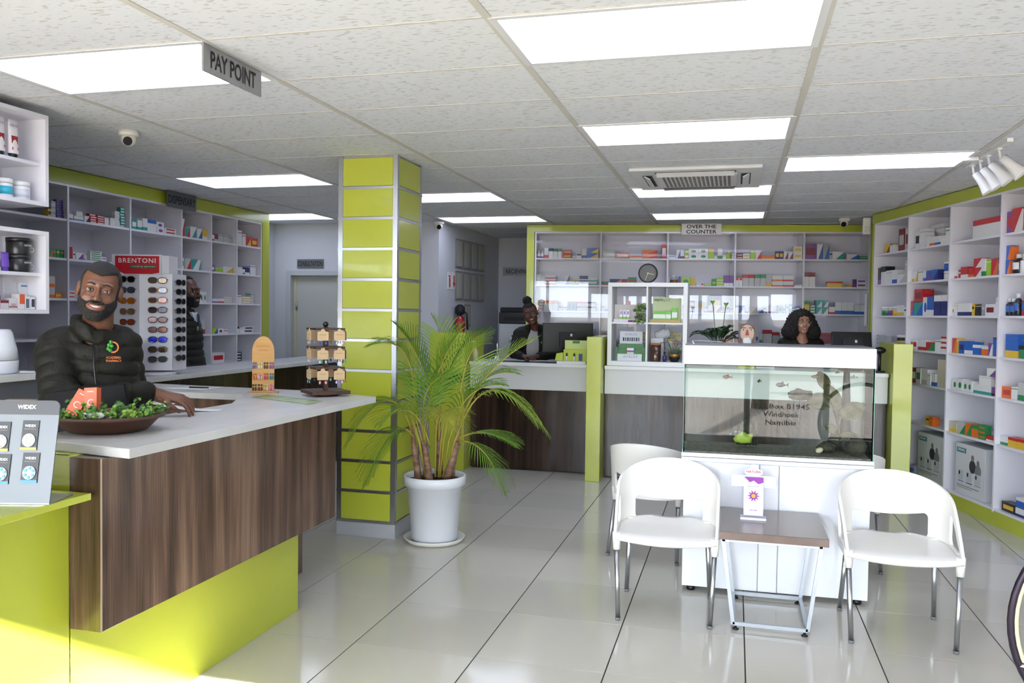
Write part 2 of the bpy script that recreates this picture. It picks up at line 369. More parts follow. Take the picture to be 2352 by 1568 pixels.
def outside_tree(x, y, w, z0, z1, label, n):  # added out of view; crown sized and placed to block sun from the shop
    t = thing('sun_block_tree', label, 'tree', (x, y, -.1)); MB().tube([(0, 0, 0), (.05, 0, 1.5), (0, .05, z0 + .6)], [.16, .13, .09], 10).build('trunk', mat('#6b5a48', .9), t)
    rnd = random.Random(int(x * 10) + 99); vs = []; fs = []
    for k in range(n):
        c = Vector((rnd.uniform(-w, w), rnd.uniform(-.8, .8), rnd.uniform(z0, z1))); a = Vector((rnd.gauss(0, 1), rnd.gauss(0, 1), rnd.gauss(0, 1))).normalized(); b = a.orthogonal().normalized(); s_ = rnd.uniform(.07, .14); o = len(vs)
        vs += [tuple(c - a * s_), tuple(c + b * s_ * .45), tuple(c + a * s_), tuple(c - b * s_ * .45)]; fs.append((o, o + 1, o + 2, o + 3))
    me = bpy.data.meshes.new('crown'); me.from_pydata(vs, [], fs); me.materials.append(mat('#4d6a2c', .7)); me.update(); link('crown', me, t, kind='stuff')
outside_tree(.9, -6.0, 1.95, 2.9, 4.95, 'leafy tree added on the forecourt to block sun, seen in reflections', 5200)
outside_tree(5.1, -6.2, 2.1, 2.8, 5.1, 'second leafy tree added further along the forecourt to block sun', 5200)
# ------------------------------------------------------------------ shelving units
def shelving(name, label, loc, rz, div, shv, top, depth, th=.018, floor_z=.1, mats=None):
    t = thing(name, label, 'shelving', loc, rz)
    W = WHITE
    MB().box(div[0], depth - .012, floor_z, div[-1], depth, top).build('back_panel', mat('#dfdde8', .25, coat=.3), t)
    for u in div: MB().box(u - th / 2, 0, floor_z, u + th / 2, depth - .012, top).build('divider', W, t)
    for k in range(len(div) - 1):
        for z in shv:
            MB().box(div[k] + th / 2, .006, z - .018, div[k + 1] - th / 2, depth - .012, z).build('shelf_board', W, t)
        MB().box(div[k] + th / 2, .0, top - .018, div[k + 1] - th / 2, depth - .012, top).build('top_board', W, t)
    return t
OTC_D = [.105, .886, 1.672, 2.449, 3.225, 3.948]; OTC_S = [.60, 1.0, 1.285, 1.63, 1.943, 2.262]
otc = shelving('shelving_unit', 'white five-bay medicine shelving with lime surround behind the rear counter', (-2.439, 9.869, 0), math.radians(7.8), OTC_D, OTC_S, 2.575, .36)
MB().box(.09, -.012, 2.575, 4.0, .3, 2.655).build('fascia', LIME, otc)
MB().box(0, -.012, 0, .09, .36, 2.655).build('stile', LIME, otc); MB().box(3.957, -.012, 0, 4.0, .36, 2.575).build('stile', LIME, otc)
for k in range(5):
    MB().box(OTC_D[k] + .012, -.026 - .008 * (k % 2), .6, OTC_D[k + 1] - .012 + .02, -.022 - .008 * (k % 2), 2.57).build('sliding_pane', glassmat((1, 1, 1), 1.36), otc)
MB().box(3.90, -.05, 1.5, 3.925, -.03, 1.86).build('pane_handle', mat('#e8e8e8', .3), otc)
# right wall unit
RDV = [0., .735, 1.49, 2.235, 2.99]; RSH = [.13, .63, .99, 1.30, 1.615, 1.93, 2.24]
_rl = WN * WOFF + WD * -8.69
rgt = shelving('shelving_unit', 'white medicine shelving with lime fascia and plinth along the wall behind the white chairs', (_rl.x, _rl.y, 0), -math.radians(75), RDV, RSH, 2.56, .42)
MB().box(-.05, -.006, 2.56, 3.0, .3, 2.655).build('fascia', LIME, rgt); MB().box(-.05, .0, 0, -.009, .42, 2.56).build('stile', LIME, rgt)
MB().box(-.009, .002, 0, 3.0, .03, .112).build('plinth', LIME, rgt)
# dispensary unit
DDV = [-.2, .494, 1.196, 1.892, 2.358, 2.802, 3.27]; DSH = [.70, 1.045, 1.343, 1.656, 1.968, 2.275]
dsp = shelving('shelving_unit', 'white six-bay dispensary shelving with lime frame behind the staff aisle', (-5.05, 5.0, 0), PI / 2, DDV, DSH, 2.546, .40)
MB().box(-.3, -.006, 2.546, 3.42, .3, 2.655).build('fascia', LIME, dsp); MB().box(3.285, -.006, 0, 3.42, .4, 2.546).build('stile', LIME, dsp)
# wall boxes beside the pay point (cosmetics)
def wallbox(z0, z1, shelf, label):
    t = thing('wall_shelf', label, 'shelf', (-3.62, 3.80, 0), PI / 2)   # local x along +Y, y into the wall
    L = -1.9; d = .30; e = .022
    MB().box(-e, 0, z0, 0, d, z1).build('side_panel', WHITE, t); MB().box(L, 0, z0, L + e, d, z1).build('side_panel', WHITE, t)
    MB().box(L + e, 0, z1 - e, -e, d, z1).build('top_board', WHITE, t); MB().box(L + e, 0, z0, -e, d, z0 + e).build('bottom_board', WHITE, t)
    MB().box(L + e, d - .01, z0 + e, -e, d, z1 - e).build('back_panel', WHITE, t)
    MB().box(L + e, .03, shelf - .018, -e, d - .01, shelf).build('shelf_board', WHITE, t)
    return t
WB1 = wallbox(2.125, 2.615, 2.36, 'upper open white wall shelf holding cream tubes and supplement tubs')
WB2 = wallbox(1.545, 1.99, 1.765, 'lower open white wall shelf holding purple tubes and black tubs')
mir = thing('wall_mirror', 'frameless mirror strips on the wall behind the white cosmetics shelves', 'mirror', (-3.93, 2.9, 1.0))
for k in range(6): MB().box(.001, -1.9 + k * .46, .02, .008, -1.9 + k * .46 + .455, 1.6).build('mirror_pane', MIRROR, mir)
# back ledge below the wall shelves
lg = thing('back_ledge', 'grey topped back ledge under the wall shelves behind the smiling man', 'counter', (-3.75, 3.0, 0))
MB().box(-.17, -2.0, 1.20, .22, -.05, 1.232).build('worktop', TOPM, lg, bevel=.003); MB().box(-.17, -.046, 1.20, .22, .80, 1.232).build('worktop', TOPM, lg, bevel=.003)
MB().box(-.16, -2.0, 0, .17, .80, 1.20).build('cabinet_body', mat('#565b66', .5), lg)
# ------------------------------------------------------------------ pay point counter
pay = thing('pay_counter', 'walnut fronted pay counter with pale worktop on a lime plinth', 'counter', (-2.3, 3.3, 0))
MB().box(-2.46, 2.40, 0, -2.2, 3.97, 1.066).build('plinth', LIME, pay, True, bevel=.002)
wf = MB().box(-2.2, 2.394, .468, -2.072, 4.14, 1.064); wf.build('walnut_front', WALNUT, pay, True, bevel=.002)
MB().box(-2.0719, 2.392, .468, -2.0712, 2.400, 1.064).build('edge_strip', mat('#b7a08c', .3), pay, True)
MB().prism([(-1.98, 2.42, 1.066), (-1.955, 4.40, 1.066), (-2.36, 4.58, 1.066), (-3.66, 4.66, 1.066), (-3.66, 4.22, 1.066), (-2.70, 4.22, 1.066), (-2.49, 3.80, 1.066), (-2.50, 2.50, 1.066)], (0, 0, .034)).build('worktop', TOPM, pay, True, bevel=.003)
MB().box(-3.64, 4.26, 0, -2.5, 4.56, 1.066).build('return_body', WALNUT, pay, True)
MB().box(-2.47, 2.41, .55, -2.22, 2.425, 1.066).build('end_panel', mat('#6d747c', .5), pay, True)
# lime bench that continues the plinth towards the door
bn = thing('display_bench', 'low lime display bench joining the near end of the pay counter', 'bench', (-2.5, 1.4, 0))
MB().box(-2.75, 1.5, 0, -2.2, 2.392, .93).build('front_body', LIME, bn, True, bevel=.002)
MB().box(-2.8, 1.45, .932, -2.08, 2.36, .955).build('top_board', LIME, bn, True, bevel=.002)
# ------------------------------------------------------------------ dispensary counter
dc = thing('dispensary_counter', 'long counter with shade-darkened walnut front and pale worktop before the dispensary shelves', 'counter', (-4.2, 6.8, 0))
MB().box(-4.46, 4.72, 1.066, -3.93, 9.2, 1.10).build('worktop', TOPM, dc, True, bevel=.003)
MB().box(-4.40, 4.76, .0, -4.06, 9.18, 1.066).build('walnut_front', WALNUT_SHADED, dc, True)
# ------------------------------------------------------------------ rear counter
def rear(name, label, x0, x1, y, rz, L):
    t = thing(name, label, 'counter', (x0, y, 0), rz)
    MB().box(0, -.02, 1.062, L, .56, 1.096).build('worktop', mat('#e6e6e4', .3), t, bevel=.003)
    MB().box(0, .02, .825, L, .06, 1.062).build('front_band', mat('#d9d9d6', .3), t)
    n = max(1, round(L / .9)); w = L / n
    for k in range(n): MB().box(k * w + .001, .08, .012, (k + 1) * w - .001, .10, .825).build('walnut_panel', WALNUT_SHADED, t)
    MB().box(0, .11, 0, L, .13, .8).build('plinth', BLACKM, t)
    return t
rc1 = rear('rear_counter', 'rear counter section with white band and walnut panels before the seated receptionist', -2.60, -1.3, 8.16, math.radians(1.0), 1.24)
rc2 = rear('rear_counter', 'rear counter section with white band and walnut panels behind the fish tank', -1.205, 1.3, 8.06, 0, 2.53)
def post(label, x0, x1, y0, y1, z):
    o = MB().box(x0, y0, 0, x1, y1, z).build('counter_post', LIME, None, bevel=.003); return tag(o, label, 'post', 'lime counter posts')
post('slim lime post between the receptionist and the white cube shelf', -1.352, -1.213, 7.885, 8.62, 1.375)
post('lime end post of the rear counter beside the wall shelving', 1.335, 1.49, 7.9, 8.62, 1.365)
post('wide lime end panel of the rear counter behind the palm', -2.99, -2.62, 8.05, 8.72, 1.385)
# ------------------------------------------------------------------ column
cm = thing('clad_column', 'square lime panelled column with aluminium joint strips', 'column', (-2.482, 5.65, 0))
HX, HY = .222, .232
MB().box(-HX + .012, -HY + .012, 0, HX - .012, HY - .012, CEIL).build('core', mat('#9a9a98', .6), cm)
MB().box(-HX, -HY, 0, HX, HY, .105).build('plinth', mat('#c3c5cc', .35, metal=.3), cm, bevel=.002)
NP = 12; PH = (CEIL - .105 - .012) / NP
for k in range(NP):
    z0 = .105 + k * PH + .016; z1 = .105 + (k + 1) * PH - .006
    for s in (-1, 1):
        MB().box(-HX + .036, s * HY, z0, HX - .036, s * (HY - .012), z1).build('lime_panel', LIME, cm)
        MB().box(s * HX, -HY + .036, z0, s * (HX - .012), HY - .036, z1).build('lime_panel', LIME, cm)
    st = MB().box(-HX - .003, -HY - .003, z0 - .022, HX + .003, HY + .003, z0 - .004); st.build('joint_strip', ALU, cm)
for sx in (-1, 1):
    for sy in (-1, 1):
        MB().box(sx * HX, sy * HY, .105, sx * (HX - .034), sy * (HY - .012), CEIL).box(sx * HX, sy * (HY - .012), .105, sx * (HX - .012), sy * (HY - .034), CEIL).build('corner_strip', ALU, cm)
# ------------------------------------------------------------------ signs
SIGN = mat('#9b9c9e', .35, metal=.6); SIGND = mat('#6f7277', .4, metal=.4)
def sign(name, label, body, org, xd, w, h, m, tw, th=None, bold=.02, txt=INK):
    xd = Vector(xd).normalized(); n = xd.cross(Vector((0, 0, 1))); org = Vector(org)
    t = thing(name, label, 'sign', org)
    q = [org + xd * a + Vector((0, 0, b)) + n * -.008 for a, b in ((-w / 2, -h / 2), (w / 2, -h / 2), (w / 2, h / 2), (-w / 2, h / 2))]
    MB().prism(q, n * .008).build('plate', m, t, True)
    text(body, txt, t, org, xd, (0, 0, 1), w=tw, h=th, bold=bold, ext=.0012)
    return t
sign('hanging_sign', 'brushed grey PAY POINT sign hanging from the ceiling', 'PAY POINT', (-2.1, 3.217, 2.603), (0, 1, 0), .43, .116, SIGN, .335, .072)
sign('hanging_sign', 'dark grey DISPENSARY sign on the lime fascia', 'DISPENSARY', (-4.98, 6.80, 2.585), (0, 1, 0), .42, .15, SIGND, .395, .075)
sign('wall_sign', 'grey CONSULTATION sign above the door', 'CONSULTATION', (-5.07, 9.405, 2.17), (1, 0, 0), .355, .108, SIGND, .335, .062)
sign('wall_sign', 'grey RECIEVING sign in the alcove', 'RECIEVING', (-3.0, 11.585, 2.19), (1, 0, 0), .42, .12, mat('#8d9194', .4, metal=.3), .33, .065)
sign('hanging_sign', 'white OVER THE COUNTER sign above the rear shelving', 'OVER THE\nCOUNTER', (-.40, 10.08, 2.60), (math.cos(.136), math.sin(.136), 0), .455, .125, mat('#e9e7e2', .5), .345, .105, bold=.018)
# fire signs, certificates, extinguisher on the certificate wall
CWD = Vector((.12, 2.18, 0)).normalized(); CWNn = Vector((CWD.y, -CWD.x, 0))
def onwall(u, z, off=.0): p = Vector((-3.40, CWY, 0)) + CWD * u + CWNn * off; return Vector((p.x, p.y, z))
def wallplate(t, u, z, w, h, d, m, name, off=0):
    q = [onwall(u + a, z + b, off) for a, b in ((-w / 2, -h / 2), (w / 2, -h / 2), (w / 2, h / 2), (-w / 2, h / 2))]
    return MB().prism(q, CWNn * d).build(name, m, t, True)
PAPER = mat('#b9b7ae', .6, noise=(30, '#9a988f', .8, (.2, 1, 6)))
names = ['first', 'second', 'third', 'fourth']
def cert(u, z, w, h, label):
    t = thing('certificate_frame', label, 'certificate', onwall(u, z))
    wallplate(t, u, z, w, h, .018, mat('#8f9194', .35, metal=.5), 'frame'); wallplate(t, u, z, w - .035, h - .04, .003, PAPER, 'document', .018)
for r, (z, h) in enumerate(((2.33, .36), (1.93, .36))):
    for k in range(4): cert(.62 + k * .27, z, .22, h, 'framed certificate, %s along in the %s row on the alcove wall' % (names[k], ('upper', 'middle')[r]))
cert(.66, 1.50, .22, .36, 'framed certificate with red corner, lowest row above the extinguisher'); cert(.93, 1.56, .22, .28, 'framed certificate, lowest row, beside the one with the red corner')
for k, lab in enumerate(('red fire extinguisher pictogram sign with white border', 'red downward arrow sign with white border')):
    u = .34 + .14 * k; t = thing('safety_sign', lab, 'sign', onwall(u, 1.98))
    wallplate(t, u, 1.98, .125, .21, .004, mat('#e4e2e2', .5), 'plate'); RED = mat('#b5202c', .5)
    if k == 0: wallplate(t, u, 1.96, .035, .12, .002, RED, 'symbol', .004); wallplate(t, u - .01, 2.035, .045, .02, .002, RED, 'symbol', .004)
    else:
        wallplate(t, u, 2.0, .03, .1, .002, RED, 'symbol', .004)
        MB().prism([onwall(u + a, b, .004) for a, b in ((-.04, 1.96), (.04, 1.96), (0, 1.90))], CWNn * .002).build('symbol', RED, t, True)
ex = thing('fire_extinguisher', 'red fire extinguisher with black hose head mounted on the alcove wall', 'extinguisher', onwall(.5, 1.28, .08))
MB().lathe([(.05, 0), (.062, .015), (.062, .2), (.05, .25), (.02, .275), (.018, .3)], n=18).build('cylinder', mat('#a01822', .3, coat=.4), ex)
MB().lathe([(.03, .28), (.06, .31), (.062, .37), (.03, .41), (.0, .415)], n=16).build('valve_cover', BLACKM, ex); MB().tube([(.05, 0, .33), (.09, 0, .3), (.1, 0, .1)], .012, 8).build('hose', BLACK, ex)
# ------------------------------------------------------------------ armchairs
PLAS = mat('#efece6', .38, coat=.15); TUBE = mat('#b9bcc0', .3, metal=1.)
def chair_mesh():
    # horseshoe plan curve, facing -Y; s = arc length from the back centre
    pl = []
    for i in range(60):
        a = PI / 2 * i / 59; pl.append((.262 * math.sin(a) ** .92, .03 + .235 * math.cos(a) ** .92))
    for i in range(1, 30): t = i / 29; pl.append((.262 - .006 * t, .03 - .245 * t))
    cum = [0]
    for i in range(1, len(pl)): cum.append(cum[-1] + math.hypot(pl[i][0] - pl[i - 1][0], pl[i][1] - pl[i - 1][1]))
    SM = cum[-1]
    def plan(s):
        a = abs(s); i = 1
        while i < len(cum) - 1 and cum[i] < a: i += 1
        t = (a - cum[i - 1]) / max(1e-9, cum[i] - cum[i - 1]); x = pl[i - 1][0] + (pl[i][0] - pl[i - 1][0]) * t; y = pl[i - 1][1] + (pl[i][1] - pl[i - 1][1]) * t
        return (x if s >= 0 else -x), y
    def ss(a, b, x): t = min(1, max(0, (x - a) / (b - a))); return t * t * (3 - 2 * t)
    def zt(s): a = abs(s) / SM; return .765 - .315 * a ** 2.1
    def zb(s): return .405
    def P(s, z):
        x, y = plan(s); h = max(0, z - .43); c = max(0, (y - .03) / .235)
        return Vector((x * (1 + .10 * h + .0 * c), y + h * (.18 * c + .02), z))
    def rbox(x, y, cx, cy, hx, hy, r):
        qx = abs(x - cx) - hx + r; qy = abs(y - cy) - hy + r
        return math.hypot(max(qx, 0), max(qy, 0)) + min(max(qx, qy), 0) - r
    def sd(s, z):     # >0 = solid
        d = min(zt(s) - z, z - zb(s), SM - abs(s))
        top = .535 + .03 * (abs(s) / .2) ** 2
        d = min(d, rbox(s, z, 0, (.435 + top) / 2, .205, (top - .435) / 2, .03))
        a = abs(s); hz = zt(s) - .055
        d = min(d, rbox(a, z, SM - .155, (.45 + hz) / 2, .118, max(.02, (hz - .45) / 2), .04))
        return d
    NU, NV = 150, 64; zs = [.40 + (.775 - .40) * j / NV for j in range(NV + 1)]; us = [-SM * 1.002 + 2 * SM * 1.002 * i / NU for i in range(NU + 1)]
    D = [[sd(u, z) for z in zs] for u in us]
    keep = {}; mb = MB(); fs = []
    def vid(i, j):
        if (i, j) not in keep:
            u, z = us[i], zs[j]
            for _ in range(4):
                d = sd(u, z)
                if d >= -1e-4 and not near(i, j): break
                e = 1e-3; gu = (sd(u + e, z) - sd(u - e, z)) / (2 * e); gz = (sd(u, z + e) - sd(u, z - e)) / (2 * e); g2 = gu * gu + gz * gz + 1e-6
                if near(i, j) or d < 0:
                    k = max(-1, min(1, 1)); u -= d * gu / g2 * k; z -= d * gz / g2 * k
            keep[(i, j)] = len(mb.v); mb.v.append(tuple(P(u, z)))
        return keep[(i, j)]
    cell = [[D[i][j] > -.002 and D[i + 1][j] > -.002 and D[i][j + 1] > -.002 and D[i + 1][j + 1] > -.002 for j in range(NV)] for i in range(NU)]
    def near(i, j):
        n = 0
        for a in (i - 1, i):
            for b in (j - 1, j):
                if 0 <= a < NU and 0 <= b < NV and cell[a][b]: n += 1
        return n < 4
    for i in range(NU):
        for j in range(NV):
            if cell[i][j]: fs.append((vid(i, j), vid(i, j + 1), vid(i + 1, j + 1), vid(i + 1, j)))
    mb.f = fs; mb.m = [0] * len(fs); mb.sm = [True] * len(fs)
    sh = mb.mesh('shell', PLAS)
    st = MB(); N = 22; vs = []; fs = []
    for i in range(N + 1):
        for j in range(N + 1):
            v = -.225 + (.262 + .225) * j / N
            # half width follows the horseshoe
            if v < .03: hw = .258
            else: hw = .262 * math.sqrt(max(0, 1 - ((v - .03) / .24) ** 2)) ** .92
            u = -1 + 2 * i / N; x = hw * u
            z = .436 - .010 * (1 - u * u) + .006 * max(0, (v - .1) / .15) - .022 * max(0, (-.165 - v) / .06) ** 2 * (1 - .4 * u * u)
            yb = v - (.018 * (1 - u * u) if j == 0 else 0)
            vs.append((x, yb, z))
    fs = [(i * (N + 1) + j, (i + 1) * (N + 1) + j, (i + 1) * (N + 1) + j + 1, i * (N + 1) + j + 1) for i in range(N) for j in range(N)]
    st._add(vs, fs, 0, True)
    return sh, st.mesh('seat', PLAS)
_sh, _st = chair_mesh()
def make_chair(label, loc, rz):
    t = thing('armchair', label, 'chair', loc, rz, 'white plastic armchairs round the fish tank')
    for nm, me in (('shell', _sh), ('seat', _st)):
        o = link(nm, me, t); m = o.modifiers.new('thick', 'SOLIDIFY'); m.thickness = .014; m.offset = 0
        if nm == 'shell': b = o.modifiers.new('round', 'BEVEL'); b.width = .004; b.segments = 2; b.limit_method = 'ANGLE'; b.angle_limit = 1.0
    for sx in (-1, 1):
        for sy, y0, y1 in ((-1, -.200, -.236), (1, .165, .236)):
            x0 = .25 if sy < 0 else .215; x1 = .232
            sk = MB().tube([(sx * x0, y0, .45), (sx * (x0 - .001), y0 - .002 * sy, .42), (sx * (x0 - .002), y0, .36)], [.022, .022, .0185], 12); sk.build('leg_socket', PLAS, t)
            MB().cyl((sx * (x0 - .002), y0, .37), (sx * x1, y1, .012), .0135, .0125, 12).build('leg', TUBE, t)
            MB().cyl((sx * x1, y1, .016), (sx * x1, y1, 0), .0145, .012, 12).build('foot_cap', mat('#6d6d70', .5), t)
    return t
ch = make_chair('white plastic armchair to the left of the small walnut table', (-.33, 4.56, 0), .03)
c2 = copy_tree(ch); c2.location = (.81, 4.575, 0); c2.rotation_euler = (0, 0, .0); c2['label'] = 'white plastic armchair beside the small walnut table, nearest the wall shelving'
c3 = copy_tree(ch); c3.location = (-.50, 5.66, 0); c3.rotation_euler = (0, 0, PI - .22); c3['label'] = 'white plastic armchair turned to the rear counter, showing behind the front left armchair'
c4 = copy_tree(ch); c4.location = (.66, 5.80, 0); c4.rotation_euler = (0, 0, PI + .05); c4['label'] = 'white plastic armchair almost hidden behind the fish tank cabinet'
# ------------------------------------------------------------------ side table
tb = thing('side_table', 'small walnut topped side table on slanted steel frame between the chairs', 'table', (.20, 4.62, 0))
MB().box(-.255, -.30, .462, .265, .27, .502).build('table_top', mat('#574339', .25, coat=.2, noise=(4, '#6d564a', .8, (1, 14, 1))), tb, bevel=.002)
def sqbar(mb, a, b, w=.018):
    a, b = Vector(a), Vector(b); d = (b - a).normalized(); s1 = d.cross(Vector((0, 1, 0))); s1 = s1.normalized() if s1.length > .1 else Vector((1, 0, 0)); s2 = d.cross(s1).normalized()
    q = [a + s1 * i * w / 2 + s2 * j * w / 2 for i, j in ((-1, -1), (1, -1), (1, 1), (-1, 1))]; mb.prism(q, b - a)
for sy in (-.255, .235):
    m = MB(); sqbar(m, (-.24, sy, .453), (.24, sy, .453)); m.build('top_rail', STEEL, tb); m = MB(); sqbar(m, (-.18, sy, .03), (.18, sy, .03)); m.build('bottom_rail', STEEL, tb)
    for sx in (-1, 1):
        m = MB(); sqbar(m, (sx * .235, sy, .455), (sx * .178, sy, .025)); m.build('leg', STEEL, tb)
        MB().lathe([(.016, 0), (.016, .006), (.006, .008), (.006, .022)], (sx * .165, sy, 0), 12).build('foot', BLACK, tb)
for sx in (-1, 1):
    m = MB(); sqbar(m, (sx * .178, -.255, .03), (sx * .178, .235, .03)); m.build('side_rail', STEEL, tb)
# brochure holder
bh = thing('brochure_holder', 'clear brochure holder with purple flower leaflets on the side table', 'brochure holder', (.115, 4.66, .502))
BP = Vector((0, .28, .96)).normalized()
def tilt(x, t, d=0): return Vector((x, .0, 0)) + BP * t + Vector((0, -.96, .28)) * d
MB().prism([tilt(-.062, 0), tilt(.062, 0), tilt(.062, .19), tilt(-.062, .19)], (0, .004, 0)).build('back_plate', glassmat((.97, .97, 1), 1.45), bh)
MB().box(-.066, -.045, 0, .066, .02, .012).build('base', mat('#e8e6ee', .2), bh); MB().box(-.066, -.045, .012, .066, -.04, .04).build('front_lip', glassmat((.95, .95, 1), 1.45), bh)
pp = MB().prism([tilt(-.05, .012, .02), tilt(.05, .012, .02), tilt(.05, .215, .02), tilt(-.05, .215, .02)], tuple(Vector((0, -.96, .28)) * .014)); pp.build('leaflet', mat('#f3f0f4', .5), bh)
fl_ = MB(); PUR = mat('#8d3a9c', .6)
def disc(mb, cx, ct, r, k, ph=0, d=.0365, star=1.): mb._add([tuple(tilt(cx + (r if i % 2 == 0 else r * star) * math.cos(ph + 2 * PI * i / k), ct + (r if i % 2 == 0 else r * star) * math.sin(ph + 2 * PI * i / k), d)) for i in range(k)], [tuple(range(k))])
disc(fl_, .0, .115, .034, 20, star=.5); fl_.build('flower_print', PUR, bh)
m = MB(); disc(m, 0, .115, .011, 10, d=.037); m.build('flower_centre', mat('#e9a13a', .6), bh)
m = MB(); m._add([tuple(tilt(a, b, .0365)) for a, b in ((-.05, .215), (.05, .215), (.05, .188), (.025, .178), (0, .196), (-.02, .186))], [(0, 1, 2, 3, 4, 5)]); m.build('purple_print', PUR, bh)
text('NATURA', mat('#b03a6a', .6), bh, tilt(0, .245, .02), (1, 0, 0), tuple(BP), w=.075, world=False, bold=.01); text('Remedy Finder', PUR, bh, tilt(0, .165, .0362), (1, 0, 0), tuple(BP), w=.06, world=False); text('NATURA', PUR, bh, tilt(0, .04, .0362), (1, 0, 0), tuple(BP), w=.04, world=False, bold=.02)
MB().prism([tilt(-.03, .225, .015), tilt(.03, .225, .015), tilt(.046, .236, .015), tilt(.046, .254, .015), tilt(.02, .262, .015), tilt(.012, .285, .015), tilt(-.012, .285, .015), tilt(-.02, .262, .015), tilt(-.046, .254, .015), tilt(-.046, .236, .015)], (0, .003, 0)).build('header_card', mat('#efe9ec', .5), bh)
MB().prism([tilt(-.115, .165, .008), tilt(.115, .165, .008), tilt(.115, .225, .008), tilt(-.115, .225, .008)], (0, .003, 0)).build('side_card', mat('#efece8', .5), bh)
# ------------------------------------------------------------------ fish tank
ft = thing('fish_tank', 'large glass aquarium with white hood standing on the white cabinet', 'aquarium', (.23, 5.12, .8005), .02)
cb = thing('tank_cabinet', 'glossy white cabinet carrying the aquarium', 'cabinet', (.23, 5.12, 0), .02)
GW = mat('#eeeff6', .12, coat=.5)
MB().box(-.5, -.19, .025, .5, .21, .752).build('body', GW, cb)
for x0, x1 in ((-.5, -.085), (-.08, .02), (.025, .5)): MB().box(x0, -.208, .03, x1, -.19, .748).build('door', GW, cb, bevel=.0015)
MB().box(-.515, -.22, .755, .515, .23, .775).build('trim', GW, cb, bevel=.002); MB().box(-.515, -.22, .778, .515, .23, .80).build('trim', GW, cb, bevel=.002)
for x in (-.45, .45):
    for y in (-.17, .17): MB().cyl((x, y, 0), (x, y, .025), .025, n=12).build('foot', BLACK, cb)
g = .008
CLR = glassmat((.93, .985, .955), 1.03)
fp = MB().box(-.5, -.208, 0, .5, -.2, .52); fp.m = [1, 1, 0, 1, 1, 1]; fp.build('front_pane', [glassmat((1, 1, 1), 1.62), CLR], ft)
for nm, b in (('back_pane', (-.5, .2, 0, .5, .208, .52)), ('side_pane', (-.508, -.2, 0, -.5, .2, .52)), ('side_pane', (.5, -.2, 0, .508, .2, .52))): MB().box(*b).build(nm, CLR, ft)
EDGE = mat('#5fb3a3', .15)
for x in (-.508, .508): MB().box(x - .001, -.209, 0, x + .001, -.2, .52).build('glass_edge', EDGE, ft)
MB().box(-.513, -.216, .505, .513, .216, .612).build('hood', GW, ft, bevel=.003); MB().box(-.505, -.208, .612, .505, .208, .618).build('hood_lid', mat('#4e4e54', .4), ft)
MB().tube([(-.46, -.15, .618), (-.47, -.05, .632), (-.44, .1, .63), (-.3, .15, .624)], .004, 6).build('cable', mat('#dcdcdc', .4), ft)
MB().box(-.498, -.198, .001, .498, .198, .008).build('gravel_bed', mat('#5f5a50', .9, noise=(60, '#8b8373', 1., (1, 1, 1)), bump=(80, .6)), ft)
MB().box(-.499, -.199, .5, .499, .199, .501).build('water_surface', glassmat((.97, 1, .98), 1.2), ft)
MB().lathe([(.03, 0), (.032, .03), (.028, .06), (.03, .12), (.02, .2), (.024, .3), (.018, .42), (.015, .48)], (.40, .05, .022), 10).build('filter_pipe', mat('#22231f', .6), ft)
random.seed(3)
DKG = mat('#1f2a17', .6); ROCK = mat('#2b2a22', .85, noise=(25, '#4a4735', 1., (1, 1, 1)), bump=(30, .8))
def blob(c, r, sz, m, name, par, nz=.18, n=14):
    mb = MB().sphere((0, 0, 0), r, n, 0, sz); mb.v = [tuple(Vector(p) * (1 + nz * math.sin(p[0] * 90 + c[0] * 40) * math.cos(p[2] * 80 + 1) + nz * .5 * random.uniform(-1, 1)) + Vector(c)) for p in mb.v]; return mb.build(name, m, par)
blob((.40, .1, .06), .09, (1., .8, .7), ROCK, 'rock', ft); blob((.29, -.02, .04), .05, (1, 1, .6), ROCK, 'rock', ft); blob((.44, -.06, .05), .06, (1, 1, .9), ROCK, 'rock', ft); blob((-.16, .08, .09), .05, (.9, .8, 1.6), ROCK, 'rock', ft); blob((.245, -.1, .03), .02, (1, 1, .8), mat('#d8d2b0', .7), 'shell', ft)
blob((.14, -.02, .335), .055, (1.35, .7, .6), ROCK, 'driftwood', ft)
def leafplate(c, w, h, ax, nrm, m, name, par, n=10):
    ax = Vector(ax).normalized(); nrm = Vector(nrm).normalized(); sd_ = ax.cross(nrm).normalized(); vs = []; fs = []
    for i in range(n + 1):
        t = i / n; ww = w * math.sin(PI * min(1, t * .92 + .06)) ** .7
        for k in (-1, -.5, 0, .5, 1): vs.append(tuple(Vector(c) + ax * (h * t) + sd_ * (ww * k / 2) + nrm * (.12 * w * (k * k) - .25 * h * t * t)))
    for i in range(n):
        for k in range(4): fs.append((i * 5 + k, i * 5 + k + 1, (i + 1) * 5 + k + 1, (i + 1) * 5 + k))
    mb = MB()._add(vs, fs, 0, True); o = mb.build(name, m, par); sm_ = o.modifiers.new('t', 'SOLIDIFY'); sm_.thickness = .002; return o
AQL = mat('#3d3a22', .5, noise=(30, '#5a5a30', .9, (1, 1, 1)))
for c, w, h, ax in (((.36, -.02, .22), .10, .15, (.9, 0, .45)), ((.35, 0, .25), .09, .16, (-.35, .2, .9)), ((.33, .02, .28), .10, .15, (-.85, .1, .2)), ((.35, .05, .12), .05, .07, (-.8, 0, .5)), ((.37, .0, .1), .05, .07, (.8, .1, .1)), ((.30, .06, .36), .07, .12, (-.3, .2, .7))):
    leafplate(c, w, h, ax, (0, -1, .15), AQL, 'water_plant_leaf', ft); MB().tube([(.36, .02, .02), (.365, .02, .12), c], .003, 5).build('water_plant_stem', AQL, ft)
